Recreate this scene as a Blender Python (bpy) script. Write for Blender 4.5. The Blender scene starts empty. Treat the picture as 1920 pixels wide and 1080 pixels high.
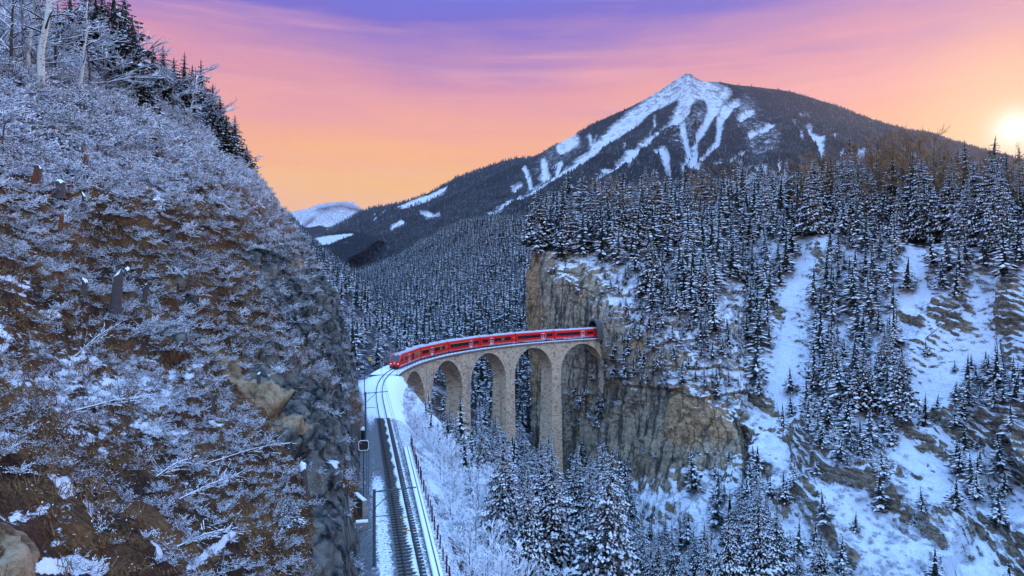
import bpy, math, random
import numpy as np
from mathutils import Vector, Matrix, noise as mnoise
from mathutils.bvhtree import BVHTree

random.seed(5)
RNG = np.random.default_rng(11)
SC = bpy.context.scene
COL = SC.collection

# ------------------------------------------------------------------ camera, sky, sun, exposure
F, CX, CY = 1280.0, 960.0, 545.0
cam_d = bpy.data.cameras.new('camera')
cam_d.lens = 24.0
cam_d.sensor_width = 36.0
cam_d.clip_start = 0.3
cam_d.clip_end = 40000.0
cam = bpy.data.objects.new('camera', cam_d)
cam.rotation_euler = (math.radians(90.224), 0, 0)
COL.objects.link(cam)
SC.camera = cam

SUN_AZ = math.radians(36.4)      # right of the view axis
SUN_EL = math.radians(10.8)
SUN_DIR = Vector((math.sin(SUN_AZ) * math.cos(SUN_EL), math.cos(SUN_AZ) * math.cos(SUN_EL), math.sin(SUN_EL)))


class NT:
    """small node-tree helper"""
    def __init__(s, tree):
        s.t = tree

    def n(s, typ, ins=None, **props):
        nd = s.t.nodes.new(typ)
        for k, v in props.items():
            setattr(nd, k, v)
        for k, v in (ins or {}).items():
            sock = nd.inputs[k]
            if isinstance(v, bpy.types.NodeSocket):
                s.t.links.new(v, sock)
            else:
                if isinstance(v, (tuple, list)) and len(v) == 3 and sock.type == 'RGBA':
                    v = (*v, 1)
                sock.default_value = v
        return nd

    def math(s, op, a, b=0.0, c=None, clamp=False):
        d = {0: a, 1: b}
        if c is not None:
            d[2] = c
        return s.n('ShaderNodeMath', d, operation=op, use_clamp=clamp).outputs[0]

    def vmath(s, op, a, b=(0, 0, 0), out=0):
        return s.n('ShaderNodeVectorMath', {0: a, 1: b}, operation=op).outputs[out]

    def mix(s, f, a, b, blend='MIX'):
        nd = s.n('ShaderNodeMix', None, data_type='RGBA', blend_type=blend)
        for idx, v in ((0, f), (6, a), (7, b)):
            sock = nd.inputs[idx]
            if isinstance(v, bpy.types.NodeSocket):
                s.t.links.new(v, sock)
            else:
                if isinstance(v, (tuple, list)) and len(v) == 3:
                    v = (*v, 1)
                sock.default_value = v
        return nd.outputs[2]

    def noise(s, vec, scale, detail=4, rough=0.55, out=0, dist=0.0):
        return s.n('ShaderNodeTexNoise', {'Vector': vec, 'Scale': scale, 'Detail': detail, 'Roughness': rough, 'Distortion': dist}).outputs[out]

    def ramp(s, fac, stops, interp='LINEAR'):
        nd = s.n('ShaderNodeValToRGB', {0: fac})
        cr = nd.color_ramp
        cr.interpolation = interp
        while len(cr.elements) < len(stops):
            cr.elements.new(0.5)
        for e, (p, c) in zip(cr.elements, stops):
            e.position = p
            e.color = (*c, 1) if len(c) == 3 else c
        return nd.outputs[0]

    def step(s, v, a, b):
        nd = s.n('ShaderNodeMapRange', {0: v, 1: a, 2: b, 3: 0.0, 4: 1.0}, interpolation_type='SMOOTHSTEP')
        return nd.outputs[0]


def lin(r, g, b):
    f = lambda c: (c / 255 / 12.92) if c / 255 <= 0.04045 else ((c / 255 + 0.055) / 1.055) ** 2.4
    return (f(r), f(g), f(b))


world = bpy.data.worlds.new('World')
SC.world = world
world.use_nodes = True
wt = world.node_tree
wt.nodes.clear()
w = NT(wt)
wdir = w.n('ShaderNodeTexCoord').outputs['Generated']
wsep = w.n('ShaderNodeSeparateXYZ', {0: wdir})
wx, wy, wz = wsep.outputs[0], wsep.outputs[1], wsep.outputs[2]
# streaky cloud warp: noise stretched along the horizon
wst = w.vmath('MULTIPLY', wdir, (2.2, 2.2, 13.0))
wn = w.noise(wst, 1.6, 5, 0.55)
wn2 = w.noise(w.vmath('ADD', w.vmath('MULTIPLY', wdir, (1.2, 1.2, 26.0)), (3.1, 7.7, 1.3)), 1.3, 4, 0.5)
zz = w.math('ADD', wz, w.math('MULTIPLY', w.math('SUBTRACT', wn, 0.5), 0.10))
zz = w.math('ADD', zz, w.math('MULTIPLY', w.math('SUBTRACT', wn2, 0.5), 0.045))
zz = w.math('SUBTRACT', zz, w.math('MULTIPLY', w.math('MAXIMUM', wx, 0.0), 0.035))
SKY_FRONT = [(0.0, lin(206, 178, 196)), (0.08, lin(226, 184, 182)), (0.115, lin(252, 194, 142)), (0.155, lin(255, 194, 118)), (0.195, lin(253, 180, 132)),
             (0.25, lin(240, 166, 160)), (0.295, lin(222, 152, 172)), (0.335, lin(180, 134, 190)), (0.372, lin(122, 108, 204)),
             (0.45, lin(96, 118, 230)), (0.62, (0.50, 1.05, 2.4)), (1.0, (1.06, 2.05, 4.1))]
SKY_BACK = [(0.0, (1.35, 1.02, 0.86)), (0.12, (1.02, 0.92, 1.0)), (0.35, (0.92, 1.25, 2.1)), (0.6, (1.02, 1.82, 3.4)), (1.0, (1.06, 2.05, 4.1))]  # unseen rear and overhead sky, raised above the visible sky to light snow
cf = w.ramp(zz, SKY_FRONT)
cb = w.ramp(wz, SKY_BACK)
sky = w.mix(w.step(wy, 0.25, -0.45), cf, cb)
sd = w.vmath('DOT_PRODUCT', wdir, tuple(SUN_DIR), out=1)
sang = w.math('ARCCOSINE', w.math('MINIMUM', sd, 0.999999))     # angle to the sun in radians
halo1 = w.math('POWER', 2.718, w.math('MULTIPLY', sang, -9.0))
halo2 = w.math('POWER', 2.718, w.math('MULTIPLY', w.math('MULTIPLY', sang, sang), -110.0))
halo3 = w.math('POWER', 2.718, w.math('MULTIPLY', w.math('MULTIPLY', sang, sang), -9000.0))
core = w.math('POWER', 2.718, w.math('MULTIPLY', w.math('MULTIPLY', sang, sang), -2200.0))
strk = w.step(w.noise(w.vmath('ADD', w.vmath('MULTIPLY', wdir, (1.6, 1.6, 30.0)), (1.7, 2.2, 5.1)), 1.5, 6, 0.6), 0.48, 0.74)
strk = w.math('MULTIPLY', strk, w.step(wz, 0.02, 0.14))
sky = w.mix(w.math('MULTIPLY', w.math('MULTIPLY', strk, w.step(wz, 0.46, 0.36)), 0.30), sky, lin(255, 186, 190))
sky = w.mix(w.math('MULTIPLY', halo1, 0.35), sky, lin(255, 186, 160))
sky = w.mix(w.math('MULTIPLY', halo2, 0.75), sky, lin(255, 218, 160))
sky = w.mix(w.math('MULTIPLY', halo3, 0.85), sky, lin(255, 242, 190))
sky = w.mix(w.math('MULTIPLY', core, 0.7), sky, (1.5, 1.45, 1.3))
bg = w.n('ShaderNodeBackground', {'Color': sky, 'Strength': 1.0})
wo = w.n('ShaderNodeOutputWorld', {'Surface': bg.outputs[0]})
world.cycles.sampling_method = 'MANUAL'
world.cycles.sample_map_resolution = 512

sun_d = bpy.data.lights.new('sun', 'SUN')
sun_d.energy = 2.4
sun_d.angle = math.radians(4.0)
sun_d.color = (1.0, 0.62, 0.40)
sun = bpy.data.objects.new('sun', sun_d)
sun.rotation_euler = (-SUN_DIR).to_track_quat('-Z', 'Y').to_euler()
sun.location = (150, 200, 120)
COL.objects.link(sun)

SC.view_settings.view_transform = 'Standard'
SC.view_settings.look = 'None'
SC.view_settings.exposure = 0.0
SC.view_settings.gamma = 1.0
SC.cycles.max_bounces = 5
SC.cycles.diffuse_bounces = 3
SC.cycles.glossy_bounces = 2
SC.cycles.transmission_bounces = 2
SC.cycles.transparent_max_bounces = 4
SC.cycles.sample_clamp_indirect = 4.0


# ------------------------------------------------------------------ helpers
def P(px, py, Y):
    return np.array([(px - CX) / F * Y, Y, -(py - CY) / F * Y])


def proj(v):
    v = np.asarray(v)
    Y = np.maximum(v[..., 1], 0.1)
    return CX + F * v[..., 0] / Y, CY - F * v[..., 2] / Y


def _hash(ix, iy, iz, seed):
    h = (ix * 374761393 + iy * 668265263 + iz * 2147483647 + seed * 974634777) & 0xFFFFFFFF
    h = ((h ^ (h >> 13)) * 1274126177) & 0xFFFFFFFF
    h = ((h ^ (h >> 16)) * 2246822519) & 0xFFFFFFFF
    return ((h ^ (h >> 15)) & 0xFFFFFF) / 8388607.5 - 1.0


def vnoise(p, seed=0):
    p = np.asarray(p, float)
    i = np.floor(p).astype(np.int64)
    f = p - i
    f = f * f * f * (f * (f * 6 - 15) + 10)
    r = 0.0
    for dx in (0, 1):
        wx_ = f[:, 0] if dx else 1 - f[:, 0]
        for dy in (0, 1):
            wy_ = f[:, 1] if dy else 1 - f[:, 1]
            for dz in (0, 1):
                wz_ = f[:, 2] if dz else 1 - f[:, 2]
                r = r + wx_ * wy_ * wz_ * _hash(i[:, 0] + dx, i[:, 1] + dy, i[:, 2] + dz, seed)
    return r


def fbm(p, octs=4, gain=0.5, seed=0, ridged=False):
    a, s, tot = 1.0, 0.0, 0.0
    p = np.asarray(p, float)
    for o in range(octs):
        n = vnoise(p, seed + o * 17)
        if ridged:
            n = 1 - 2 * np.abs(n)
        s = s + a * n
        tot += a
        a *= gain
        p = p * 2.03 + 11.3
    return s / tot


def smooth(x, a, b):
    t = np.clip((x - a) / (b - a), 0, 1)
    return t * t * (3 - 2 * t)


def cr_axis(A, n):
    """Catmull-Rom resample along axis 0 to n samples"""
    m = A.shape[0]
    t = np.linspace(0, m - 1, n)
    i = np.minimum(t.astype(int), m - 2)
    u = (t - i)[(...,) + (None,) * (A.ndim - 1)]
    p0, p1, p2, p3 = A[np.maximum(i - 1, 0)], A[i], A[i + 1], A[np.minimum(i + 2, m - 1)]
    return 0.5 * ((2 * p1) + (-p0 + p2) * u + (2 * p0 - 5 * p1 + 4 * p2 - p3) * u ** 2 + (-p0 + 3 * p1 - 3 * p2 + p3) * u ** 3)


def loft(ctrl, nr, nc):
    A = np.array(ctrl, float)
    A = cr_axis(A, nr)
    A = np.swapaxes(cr_axis(np.swapaxes(A, 0, 1), nc), 0, 1)
    return A


def grid_normals(G):
    du = np.gradient(G, axis=0)
    dv = np.gradient(G, axis=1)
    n = np.cross(du, dv)
    return n / np.maximum(np.linalg.norm(n, axis=2, keepdims=True), 1e-9)


def raw_mesh(name, verts, faces, mats=None, fmat=None, smooth_=False):
    """verts (N,3), faces (M,k) constant k"""
    me = bpy.data.meshes.new(name)
    verts = np.asarray(verts, np.float32)
    faces = np.asarray(faces, np.int32)
    k = faces.shape[1]
    me.vertices.add(len(verts))
    me.vertices.foreach_set('co', verts.ravel())
    me.loops.add(faces.size)
    me.loops.foreach_set('vertex_index', faces.ravel())
    me.polygons.add(len(faces))
    me.polygons.foreach_set('loop_start', np.arange(0, faces.size, k, dtype=np.int32))
    me.polygons.foreach_set('loop_total', np.full(len(faces), k, dtype=np.int32))
    for m in mats or []:
        me.materials.append(m)
    if fmat is not None:
        me.polygons.foreach_set('material_index', np.asarray(fmat, np.int32))
    me.polygons.foreach_set('use_smooth', np.full(len(faces), smooth_, dtype=bool))
    me.update(calc_edges=True)
    return me


def set_attr(me, name, vals):
    a = me.attributes.new(name, 'FLOAT', 'POINT')
    a.data.foreach_set('value', np.asarray(vals, np.float32))


def link(name, me, parent=None, kind=None, label=None, cat=None, group=None, loc=None):
    o = bpy.data.objects.new(name, me)
    COL.objects.link(o)
    if parent is not None:
        o.parent = parent
    if loc is not None:
        o.location = loc
    for k_, v_ in (('kind', kind), ('label', label), ('category', cat), ('group', group)):
        if v_:
            o[k_] = v_
    return o


def empty(name, loc=(0, 0, 0), label=None, cat=None, group=None, rotz=0, scale=1):
    o = link(name, None, None, None, label, cat, group, loc)
    o.rotation_euler = (0, 0, rotz)
    o.scale = (scale, scale, scale) if not isinstance(scale, (tuple, list)) else scale
    o.empty_display_size = 0.3
    return o


def grid_faces(R, C, flip=False):
    i = np.arange(R * C).reshape(R, C)
    q = np.stack([i[:-1, :-1], i[1:, :-1], i[1:, 1:], i[:-1, 1:]], -1).reshape(-1, 4)
    return q[:, ::-1] if flip else q


class Terrain:
    pass


def terrain(name, G, mat, flip=False, keep=None, attrs=None):
    R, C = G.shape[:2]
    V = G.reshape(-1, 3)
    q = grid_faces(R, C, flip)
    if keep is not None:
        q = q[keep(V[q].mean(1))]
    me = raw_mesh(name, V, q, [mat], smooth_=True)
    for k_, v_ in (attrs or {}).items():
        set_attr(me, k_, v_.ravel())
    o = link(name, me, kind='structure')
    t = Terrain()
    t.obj, t.V, t.q = o, V, q
    t.attrs = {k_: v_.ravel() for k_, v_ in (attrs or {}).items()}
    a, b, c, d = (V[q[:, j]] for j in range(4))
    n = np.cross(c - a, d - b)
    t.area = np.linalg.norm(n, axis=1) * 0.5
    t.nrm = n / np.maximum(np.linalg.norm(n, axis=1, keepdims=True), 1e-9)
    t.bvh = None
    return t


def sample(t, n, dens=None):
    """random points on a terrain; dens(points, normals) -> 0..1"""
    p = t.area / t.area.sum()
    f = RNG.choice(len(t.q), size=n, p=p)
    u, v = RNG.random(n)[:, None], RNG.random(n)[:, None]
    a, b, c, d = (t.V[t.q[f, j]] for j in range(4))
    pts = (1 - u) * (1 - v) * a + u * (1 - v) * b + u * v * c + (1 - u) * v * d
    nr = t.nrm[f]
    if dens is not None:
        k = RNG.random(n) < dens(pts, nr)
        pts, nr = pts[k], nr[k]
    return pts, nr


def poisson(pts, r, extra=None):
    """keep points at least r apart (greedy on a grid); r may be an array"""
    rr = np.full(len(pts), r) if np.isscalar(r) else r
    cell = float(np.max(rr)) if len(pts) else 1
    g = {}
    keep = []
    for i, p in enumerate(pts):
        c = (int(p[0] // cell), int(p[1] // cell))
        ok = True
        for dx in (-1, 0, 1):
            for dy in (-1, 0, 1):
                for j in g.get((c[0] + dx, c[1] + dy), ()):
                    d = pts[j] - p
                    if d[0] * d[0] + d[1] * d[1] + 0.3 * d[2] * d[2] < rr[i] * rr[i]:
                        ok = False
                        break
                if not ok:
                    break
            if not ok:
                break
        if ok:
            keep.append(i)
            g.setdefault(c, []).append(i)
    return np.array(keep, int)


def in_poly(px, py, poly):
    poly = np.asarray(poly, float)
    inside = np.zeros(len(px), bool)
    x1, y1 = poly[-1]
    for x2, y2 in poly:
        cond = ((y1 > py) != (y2 > py)) & (px < (x2 - x1) * (py - y1) / (y2 - y1 + 1e-12) + x1)
        inside ^= cond
        x1, y1 = x2, y2
    return inside


def seg_field(px, py, lines, soft=6.0):
    """max over polylines [(x,y,width)...] of 1 inside width/2, soft edge"""
    out = np.zeros(len(px))
    for L in lines:
        if len(L) == 1:
            L = [L[0], (L[0][0] + .1, L[0][1], L[0][2])]
        for (x1, y1, w1), (x2, y2, w2) in zip(L[:-1], L[1:]):
            dx, dy = x2 - x1, y2 - y1
            t = np.clip(((px - x1) * dx + (py - y1) * dy) / (dx * dx + dy * dy), 0, 1)
            d = np.hypot(px - x1 - t * dx, py - y1 - t * dy)
            wd = (w1 + (w2 - w1) * t) / 2
            out = np.maximum(out, np.clip((wd - d) / soft + 0.5, 0, 1))
    return out


class MB:
    """collects shapes into one mesh"""
    def __init__(s):
        s.v, s.f, s.m, s.uv = [], [], [], None

    def add(s, vs, fs, m=0):
        o = len(s.v)
        s.v += [tuple(p) for p in vs]
        s.f += [tuple(i + o for i in f) for f in fs]
        s.m += [m] * len(fs)

    def box(s, c, d, m=0, rz=0.0, M=None):
        x, y, z = d[0] / 2, d[1] / 2, d[2] / 2
        vs = [Vector((sx * x, sy * y, sz * z)) for sz in (-1, 1) for sy in (-1, 1) for sx in (-1, 1)]
        if rz:
            R_ = Matrix.Rotation(rz, 3, 'Z')
            vs = [R_ @ p for p in vs]
        vs = [p + Vector(c) for p in vs]
        if M is not None:
            vs = [M @ p for p in vs]
        s.add(vs, [(0, 2, 3, 1), (4, 5, 7, 6), (0, 1, 5, 4), (2, 6, 7, 3), (0, 4, 6, 2), (1, 3, 7, 5)], m)

    def tube(s, pts, rads, n=6, m=0, cap=True):
        pts = [Vector(p) for p in pts]
        if not isinstance(rads, (list, tuple)):
            rads = [rads] * len(pts)
        vs = []
        for i, p in enumerate(pts):
            d = (pts[min(i + 1, len(pts) - 1)] - pts[max(i - 1, 0)])
            d = d.normalized() if d.length > 1e-9 else Vector((0, 0, 1))
            a = d.cross(Vector((0, 0, 1)) if abs(d.z) < 0.9 else Vector((1, 0, 0))).normalized()
            b = d.cross(a)
            for k in range(n):
                t = 2 * math.pi * k / n
                vs.append(p + (a * math.cos(t) + b * math.sin(t)) * rads[i])
        fs = []
        for i in range(len(pts) - 1):
            for k in range(n):
                k2 = (k + 1) % n
                fs.append((i * n + k, i * n + k2, (i + 1) * n + k2, (i + 1) * n + k))
        if cap:
            fs.append(tuple(range(n))[::-1])
            fs.append(tuple(range((len(pts) - 1) * n, len(pts) * n)))
        s.add(vs, fs, m)

    def mesh(s, name, mats, smooth_=False):
        me = bpy.data.meshes.new(name)
        me.from_pydata(s.v, [], s.f)
        for m in mats if isinstance(mats, (list, tuple)) else [mats]:
            me.materials.append(m)
        me.polygons.foreach_set('material_index', s.m)
        if smooth_:
            me.polygons.foreach_set('use_smooth', [True] * len(s.f))
        me.update()
        return me

    def obj(s, name, mats, parent=None, smooth_=False, **kw):
        return link(name, s.mesh(name, mats, smooth_), parent, **kw)


# ------------------------------------------------------------------ materials
def new_mat(name):
    m = bpy.data.materials.new(name)
    m.use_nodes = True
    m.node_tree.nodes.clear()
    return m, NT(m.node_tree)


def finish(m, t, col, rough=0.8, bump=None, bstr=0.3, bdist=0.1, spec=0.3, metal=0.0, emis=None):
    ins = {'Base Color': col, 'Roughness': rough, 'Specular IOR Level': spec, 'Metallic': metal}
    if bump is not None:
        b = t.n('ShaderNodeBump', {'Strength': bstr, 'Distance': bdist, 'Height': bump})
        ins['Normal'] = b.outputs[0]
    if emis:
        ins['Emission Color'] = emis[0]
        ins['Emission Strength'] = emis[1]
    p = t.n('ShaderNodeBsdfPrincipled', ins)
    t.n('ShaderNodeOutputMaterial', {'Surface': p.outputs[0]})
    return m


def simple(name, col, rough=0.6, spec=0.3, metal=0.0, var=0.12, scale=3.0, emis=None):
    m, t = new_mat(name)
    pos = t.n('ShaderNodeTexCoord').outputs['Object']
    n = t.noise(pos, scale, 3)
    c = t.mix(n, tuple(x * (1 - var) for x in col), tuple(min(1, x * (1 + var)) for x in col))
    return finish(m, t, c, rough, spec=spec, metal=metal, emis=emis)


SNOW = (0.80, 0.83, 0.88)
M_snow = None


def mk_snow():
    m, t = new_mat('snow')
    pos = t.n('ShaderNodeTexCoord').outputs['Object']
    n = t.noise(pos, 4.0, 4)
    c = t.mix(n, (0.74, 0.78, 0.86), (0.86, 0.88, 0.92))
    return finish(m, t, c, 0.75, n, 0.2, 0.05, 0.2)


M_snow = mk_snow()


def mk_hill():
    """brown winter grass, dark rock, tan earth, patchy thin snow"""
    m, t = new_mat('grass_rock_snow')
    g = t.n('ShaderNodeNewGeometry')
    pos, nrm = g.outputs['Position'], g.outputs['Normal']
    rock = t.n('ShaderNodeAttribute', attribute_name='rock').outputs['Fac']
    tan = t.n('ShaderNodeAttribute', attribute_name='tan').outputs['Fac']
    snow = t.n('ShaderNodeAttribute', attribute_name='snow').outputs['Fac']
    n1 = t.noise(pos, 0.35, 5, 0.6)
    n2 = t.noise(pos, 2.6, 5, 0.65)
    # grass blades streaks: noise squeezed across, long down the slope
    n3 = t.noise(t.vmath('MULTIPLY', pos, (5.0, 5.0, 1.6)), 1.6, 4, 0.7)
    grass = t.ramp(t.math('ADD', t.math('MULTIPLY', n1, 0.45), t.math('MULTIPLY', n3, 0.55)),
                   [(0.32, (0.004, 0.003, 0.002)), (0.44, (0.024, 0.013, 0.007)), (0.53, (0.10, 0.052, 0.020)), (0.68, (0.26, 0.15, 0.06))])
    rust = t.step(t.noise(pos, 0.22, 3), 0.52, 0.68)
    grass = t.mix(t.math('MULTIPLY', rust, 0.5), grass, (0.10, 0.038, 0.018))
    v = t.n('ShaderNodeTexVoronoi', {'Vector': t.vmath('ADD', pos, t.vmath('MULTIPLY', t.noise(pos, 0.8, 3, out=1), (1.6, 1.6, 1.6))), 'Scale': 0.5}, feature='DISTANCE_TO_EDGE').outputs['Distance']
    rn = t.noise(t.vmath('MULTIPLY', pos, (1.0, 1.0, 0.55)), 0.9, 8, 0.68)
    rockc = t.ramp(t.math('ADD', t.math('MULTIPLY', rn, 0.9), t.math('MULTIPLY', t.step(v, 0.0, 0.12), 0.12)),
                   [(0.40, (0.010, 0.011, 0.011)), (0.5, (0.055, 0.06, 0.056)), (0.60, (0.14, 0.135, 0.115)), (0.74, (0.27, 0.235, 0.175))])
    tanc = t.ramp(t.math('ADD', t.math('MULTIPLY', rn, .6), t.math('MULTIPLY', t.noise(pos, 3.2, 8, .75), .4)), [(0.38, (0.06, 0.042, 0.026)), (0.47, (0.22, 0.15, 0.08)), (0.56, (0.38, 0.28, 0.17)), (0.70, (0.52, 0.43, 0.31))])
    rr = t.step(t.math('ADD', rock, t.math('MULTIPLY', t.math('SUBTRACT', n2, 0.5), 0.9)), 0.42, 0.58)
    base = t.mix(rr, grass, rockc)
    tt = t.step(t.math('ADD', tan, t.math('MULTIPLY', t.math('SUBTRACT', n2, 0.5), 0.8)), 0.45, 0.6)
    base = t.mix(tt, base, tanc)
    up = t.n('ShaderNodeSeparateXYZ', {0: nrm}).outputs[2]
    ns = t.noise(t.vmath('MULTIPLY', pos, (1.0, 1.0, 2.2)), 2.2, 9, 0.80)
    nl = t.noise(pos, 0.3, 3, 0.5)
    sn = t.math('ADD', t.math('ADD', t.math('MULTIPLY', ns, 0.9), t.math('MULTIPLY', nl, 0.35)), t.math('MULTIPLY', t.math('SUBTRACT', up, 0.6), 0.5))
    sn = t.math('ADD', sn, t.math('MULTIPLY', t.math('SUBTRACT', snow, 0.5), 0.5))
    sm = t.step(sn, 0.71, 0.77)
    col = t.mix(sm, base, SNOW)
    bh = t.math('ADD', t.math('ADD', t.math('MULTIPLY', n3, 0.5), rn), t.math('MULTIPLY', sm, 0.25))
    return finish(m, t, col, 0.9, bh, 0.9, 0.35, 0.15)


def mk_cliff():
    """limestone: tan and grey, dark water streaks running down, snow on the ledges"""
    m, t = new_mat('cliff_stone')
    g = t.n('ShaderNodeNewGeometry')
    pos, nrm = g.outputs['Position'], g.outputs['Normal']
    orange = t.n('ShaderNodeAttribute', attribute_name='tan').outputs['Fac']
    snow = t.n('ShaderNodeAttribute', attribute_name='snow').outputs['Fac']
    n1 = t.noise(pos, 0.11, 6, 0.62)
    n2 = t.noise(pos, 0.9, 7, 0.68)
    base = t.ramp(t.math('ADD', t.math('MULTIPLY', n1, 0.5), t.math('MULTIPLY', n2, 0.5)),
                  [(0.33, (0.07, 0.065, 0.06)), (0.44, (0.26, 0.205, 0.14)), (0.54, (0.45, 0.355, 0.235)), (0.7, (0.60, 0.49, 0.34))])
    oc = t.ramp(n2, [(0.32, (0.19, 0.10, 0.045)), (0.52, (0.44, 0.26, 0.12)), (0.7, (0.55, 0.39, 0.22))])
    oo = t.step(t.math('ADD', orange, t.math('MULTIPLY', t.math('SUBTRACT', n1, 0.5), 1.6)), 0.35, 0.75)
    base = t.mix(t.math('MULTIPLY', oo, 0.8), base, oc)
    # water streaks: stretched along z
    st = t.noise(t.vmath('MULTIPLY', pos, (0.34, 0.34, 0.022)), 1.0, 5, 0.62, dist=0.3)
    st2 = t.noise(t.vmath('MULTIPLY', pos, (1.1, 1.1, 0.06)), 1.0, 4, 0.6)
    dark = t.step(t.math('ADD', t.math('MULTIPLY', st, 0.75), t.math('MULTIPLY', st2, 0.25)), 0.50, 0.60)
    dark = t.math('MULTIPLY', dark, t.math('SUBTRACT', 0.82, t.math('MULTIPLY', oo, 0.4)))
    base = t.mix(dark, base, (0.035, 0.038, 0.045))
    crk = t.n('ShaderNodeTexVoronoi', {'Vector': t.vmath('ADD', t.vmath('MULTIPLY', pos, (.42, .42, .10)), t.vmath('MULTIPLY', t.noise(pos, .5, 5, .7, out=1), (1.3, 1.3, 1.3))), 'Scale': 0.55}, feature='DISTANCE_TO_EDGE').outputs['Distance']
    ck = t.step(crk, 0.05, 0.0)
    base = t.mix(t.math('MULTIPLY', ck, .4), base, (0.02, 0.02, 0.022))
    bed_ = t.noise(t.vmath('MULTIPLY', pos, (.08, .08, 1.4)), 1.0, 6, .7)
    base = t.mix(t.math('MULTIPLY', t.step(bed_, .5, .42), .22), base, (0.05, 0.048, 0.045))
    up = t.n('ShaderNodeSeparateXYZ', {0: nrm}).outputs[2]
    ns = t.noise(pos, 0.7, 6, 0.7)
    sn = t.math('ADD', t.math('MULTIPLY', up, 1.0), t.math('ADD', t.math('MULTIPLY', t.math('SUBTRACT', ns, 0.5), 1.1), t.math('MULTIPLY', snow, 0.5)))
    sm = t.step(sn, 0.66, 0.76)
    col = t.mix(sm, base, SNOW)
    return finish(m, t, col, 0.92, t.math('SUBTRACT', t.math('ADD', t.math('ADD', n2, t.math('MULTIPLY', bed_, .6)), t.math('MULTIPLY', sm, 0.2)), t.math('MULTIPLY', ck, .5)), 1.0, 1.0, 0.15)


def mk_slope():
    """snow slopes with bare grey-tan rock where it is steep and dark earth specks"""
    m, t = new_mat('snow_slope')
    g = t.n('ShaderNodeNewGeometry')
    pos, nrm = g.outputs['Position'], g.outputs['Normal']
    rock = t.n('ShaderNodeAttribute', attribute_name='rock').outputs['Fac']
    n2 = t.noise(pos, 0.8, 7, 0.68)
    strata = t.noise(t.vmath('MULTIPLY', pos, (0.12, 0.12, 1.1)), 1.0, 5, 0.6)
    base = t.ramp(t.math('ADD', t.math('MULTIPLY', n2, 0.6), t.math('MULTIPLY', strata, 0.4)),
                  [(0.36, (0.05, 0.042, 0.036)), (0.45, (0.22, 0.17, 0.12)), (0.55, (0.40, 0.31, 0.20)), (0.70, (0.56, 0.45, 0.31))])
    tilt = t.vmath('ADD', t.vmath('MULTIPLY', pos, (.35, .12, 1.0)), t.vmath('MULTIPLY', t.noise(pos, .25, 4, out=1), (2.0, 2.0, 2.0)))
    lay = t.noise(t.vmath('MULTIPLY', tilt, (.25, .25, 1.0)), 1.1, 7, .72)
    base = t.mix(t.math('MULTIPLY', t.step(lay, .5, .40), .7), base, (0.04, 0.037, 0.036))  # dark shading lines painted along the tilted layers
    crk = t.n('ShaderNodeTexVoronoi', {'Vector': t.vmath('ADD', t.vmath('MULTIPLY', tilt, (.5, .5, .8)), t.vmath('MULTIPLY', t.noise(pos, .9, 4, .7, out=1), (.8, .8, .8))), 'Scale': 0.6}, feature='DISTANCE_TO_EDGE').outputs['Distance']
    ck = t.step(crk, 0.045, 0.0)
    base = t.mix(t.math('MULTIPLY', ck, .6), base, (0.02, 0.02, 0.022))
    up = t.n('ShaderNodeSeparateXYZ', {0: nrm}).outputs[2]
    ns = t.noise(pos, 0.55, 7, 0.72)
    nf = t.noise(t.vmath('MULTIPLY', pos, (1.0, 1.0, 2.0)), 2.4, 4, 0.7)
    sn = t.math('ADD', up, t.math('MULTIPLY', t.math('SUBTRACT', ns, 0.5), 0.55))
    sn = t.math('ADD', sn, t.math('ADD', t.math('MULTIPLY', t.math('SUBTRACT', nf, 0.5), 0.75), t.math('MULTIPLY', t.math('SUBTRACT', lay, .5), .7)))
    sn = t.math('SUBTRACT', sn, t.math('MULTIPLY', rock, 0.52))
    sm = t.step(sn, 0.38, 0.47)
    snc = t.mix(t.noise(pos, 0.15, 3), (0.72, 0.76, 0.84), (0.84, 0.86, 0.91))
    col = t.mix(sm, base, snc)
    return finish(m, t, col, 0.85, t.math('ADD', t.math('ADD', t.math('ADD', n2, t.math('MULTIPLY', lay, .8)), t.math('MULTIPLY', nf, 0.5)), t.math('MULTIPLY', sm, 0.25)), 1.0, 0.9, 0.15)


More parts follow.
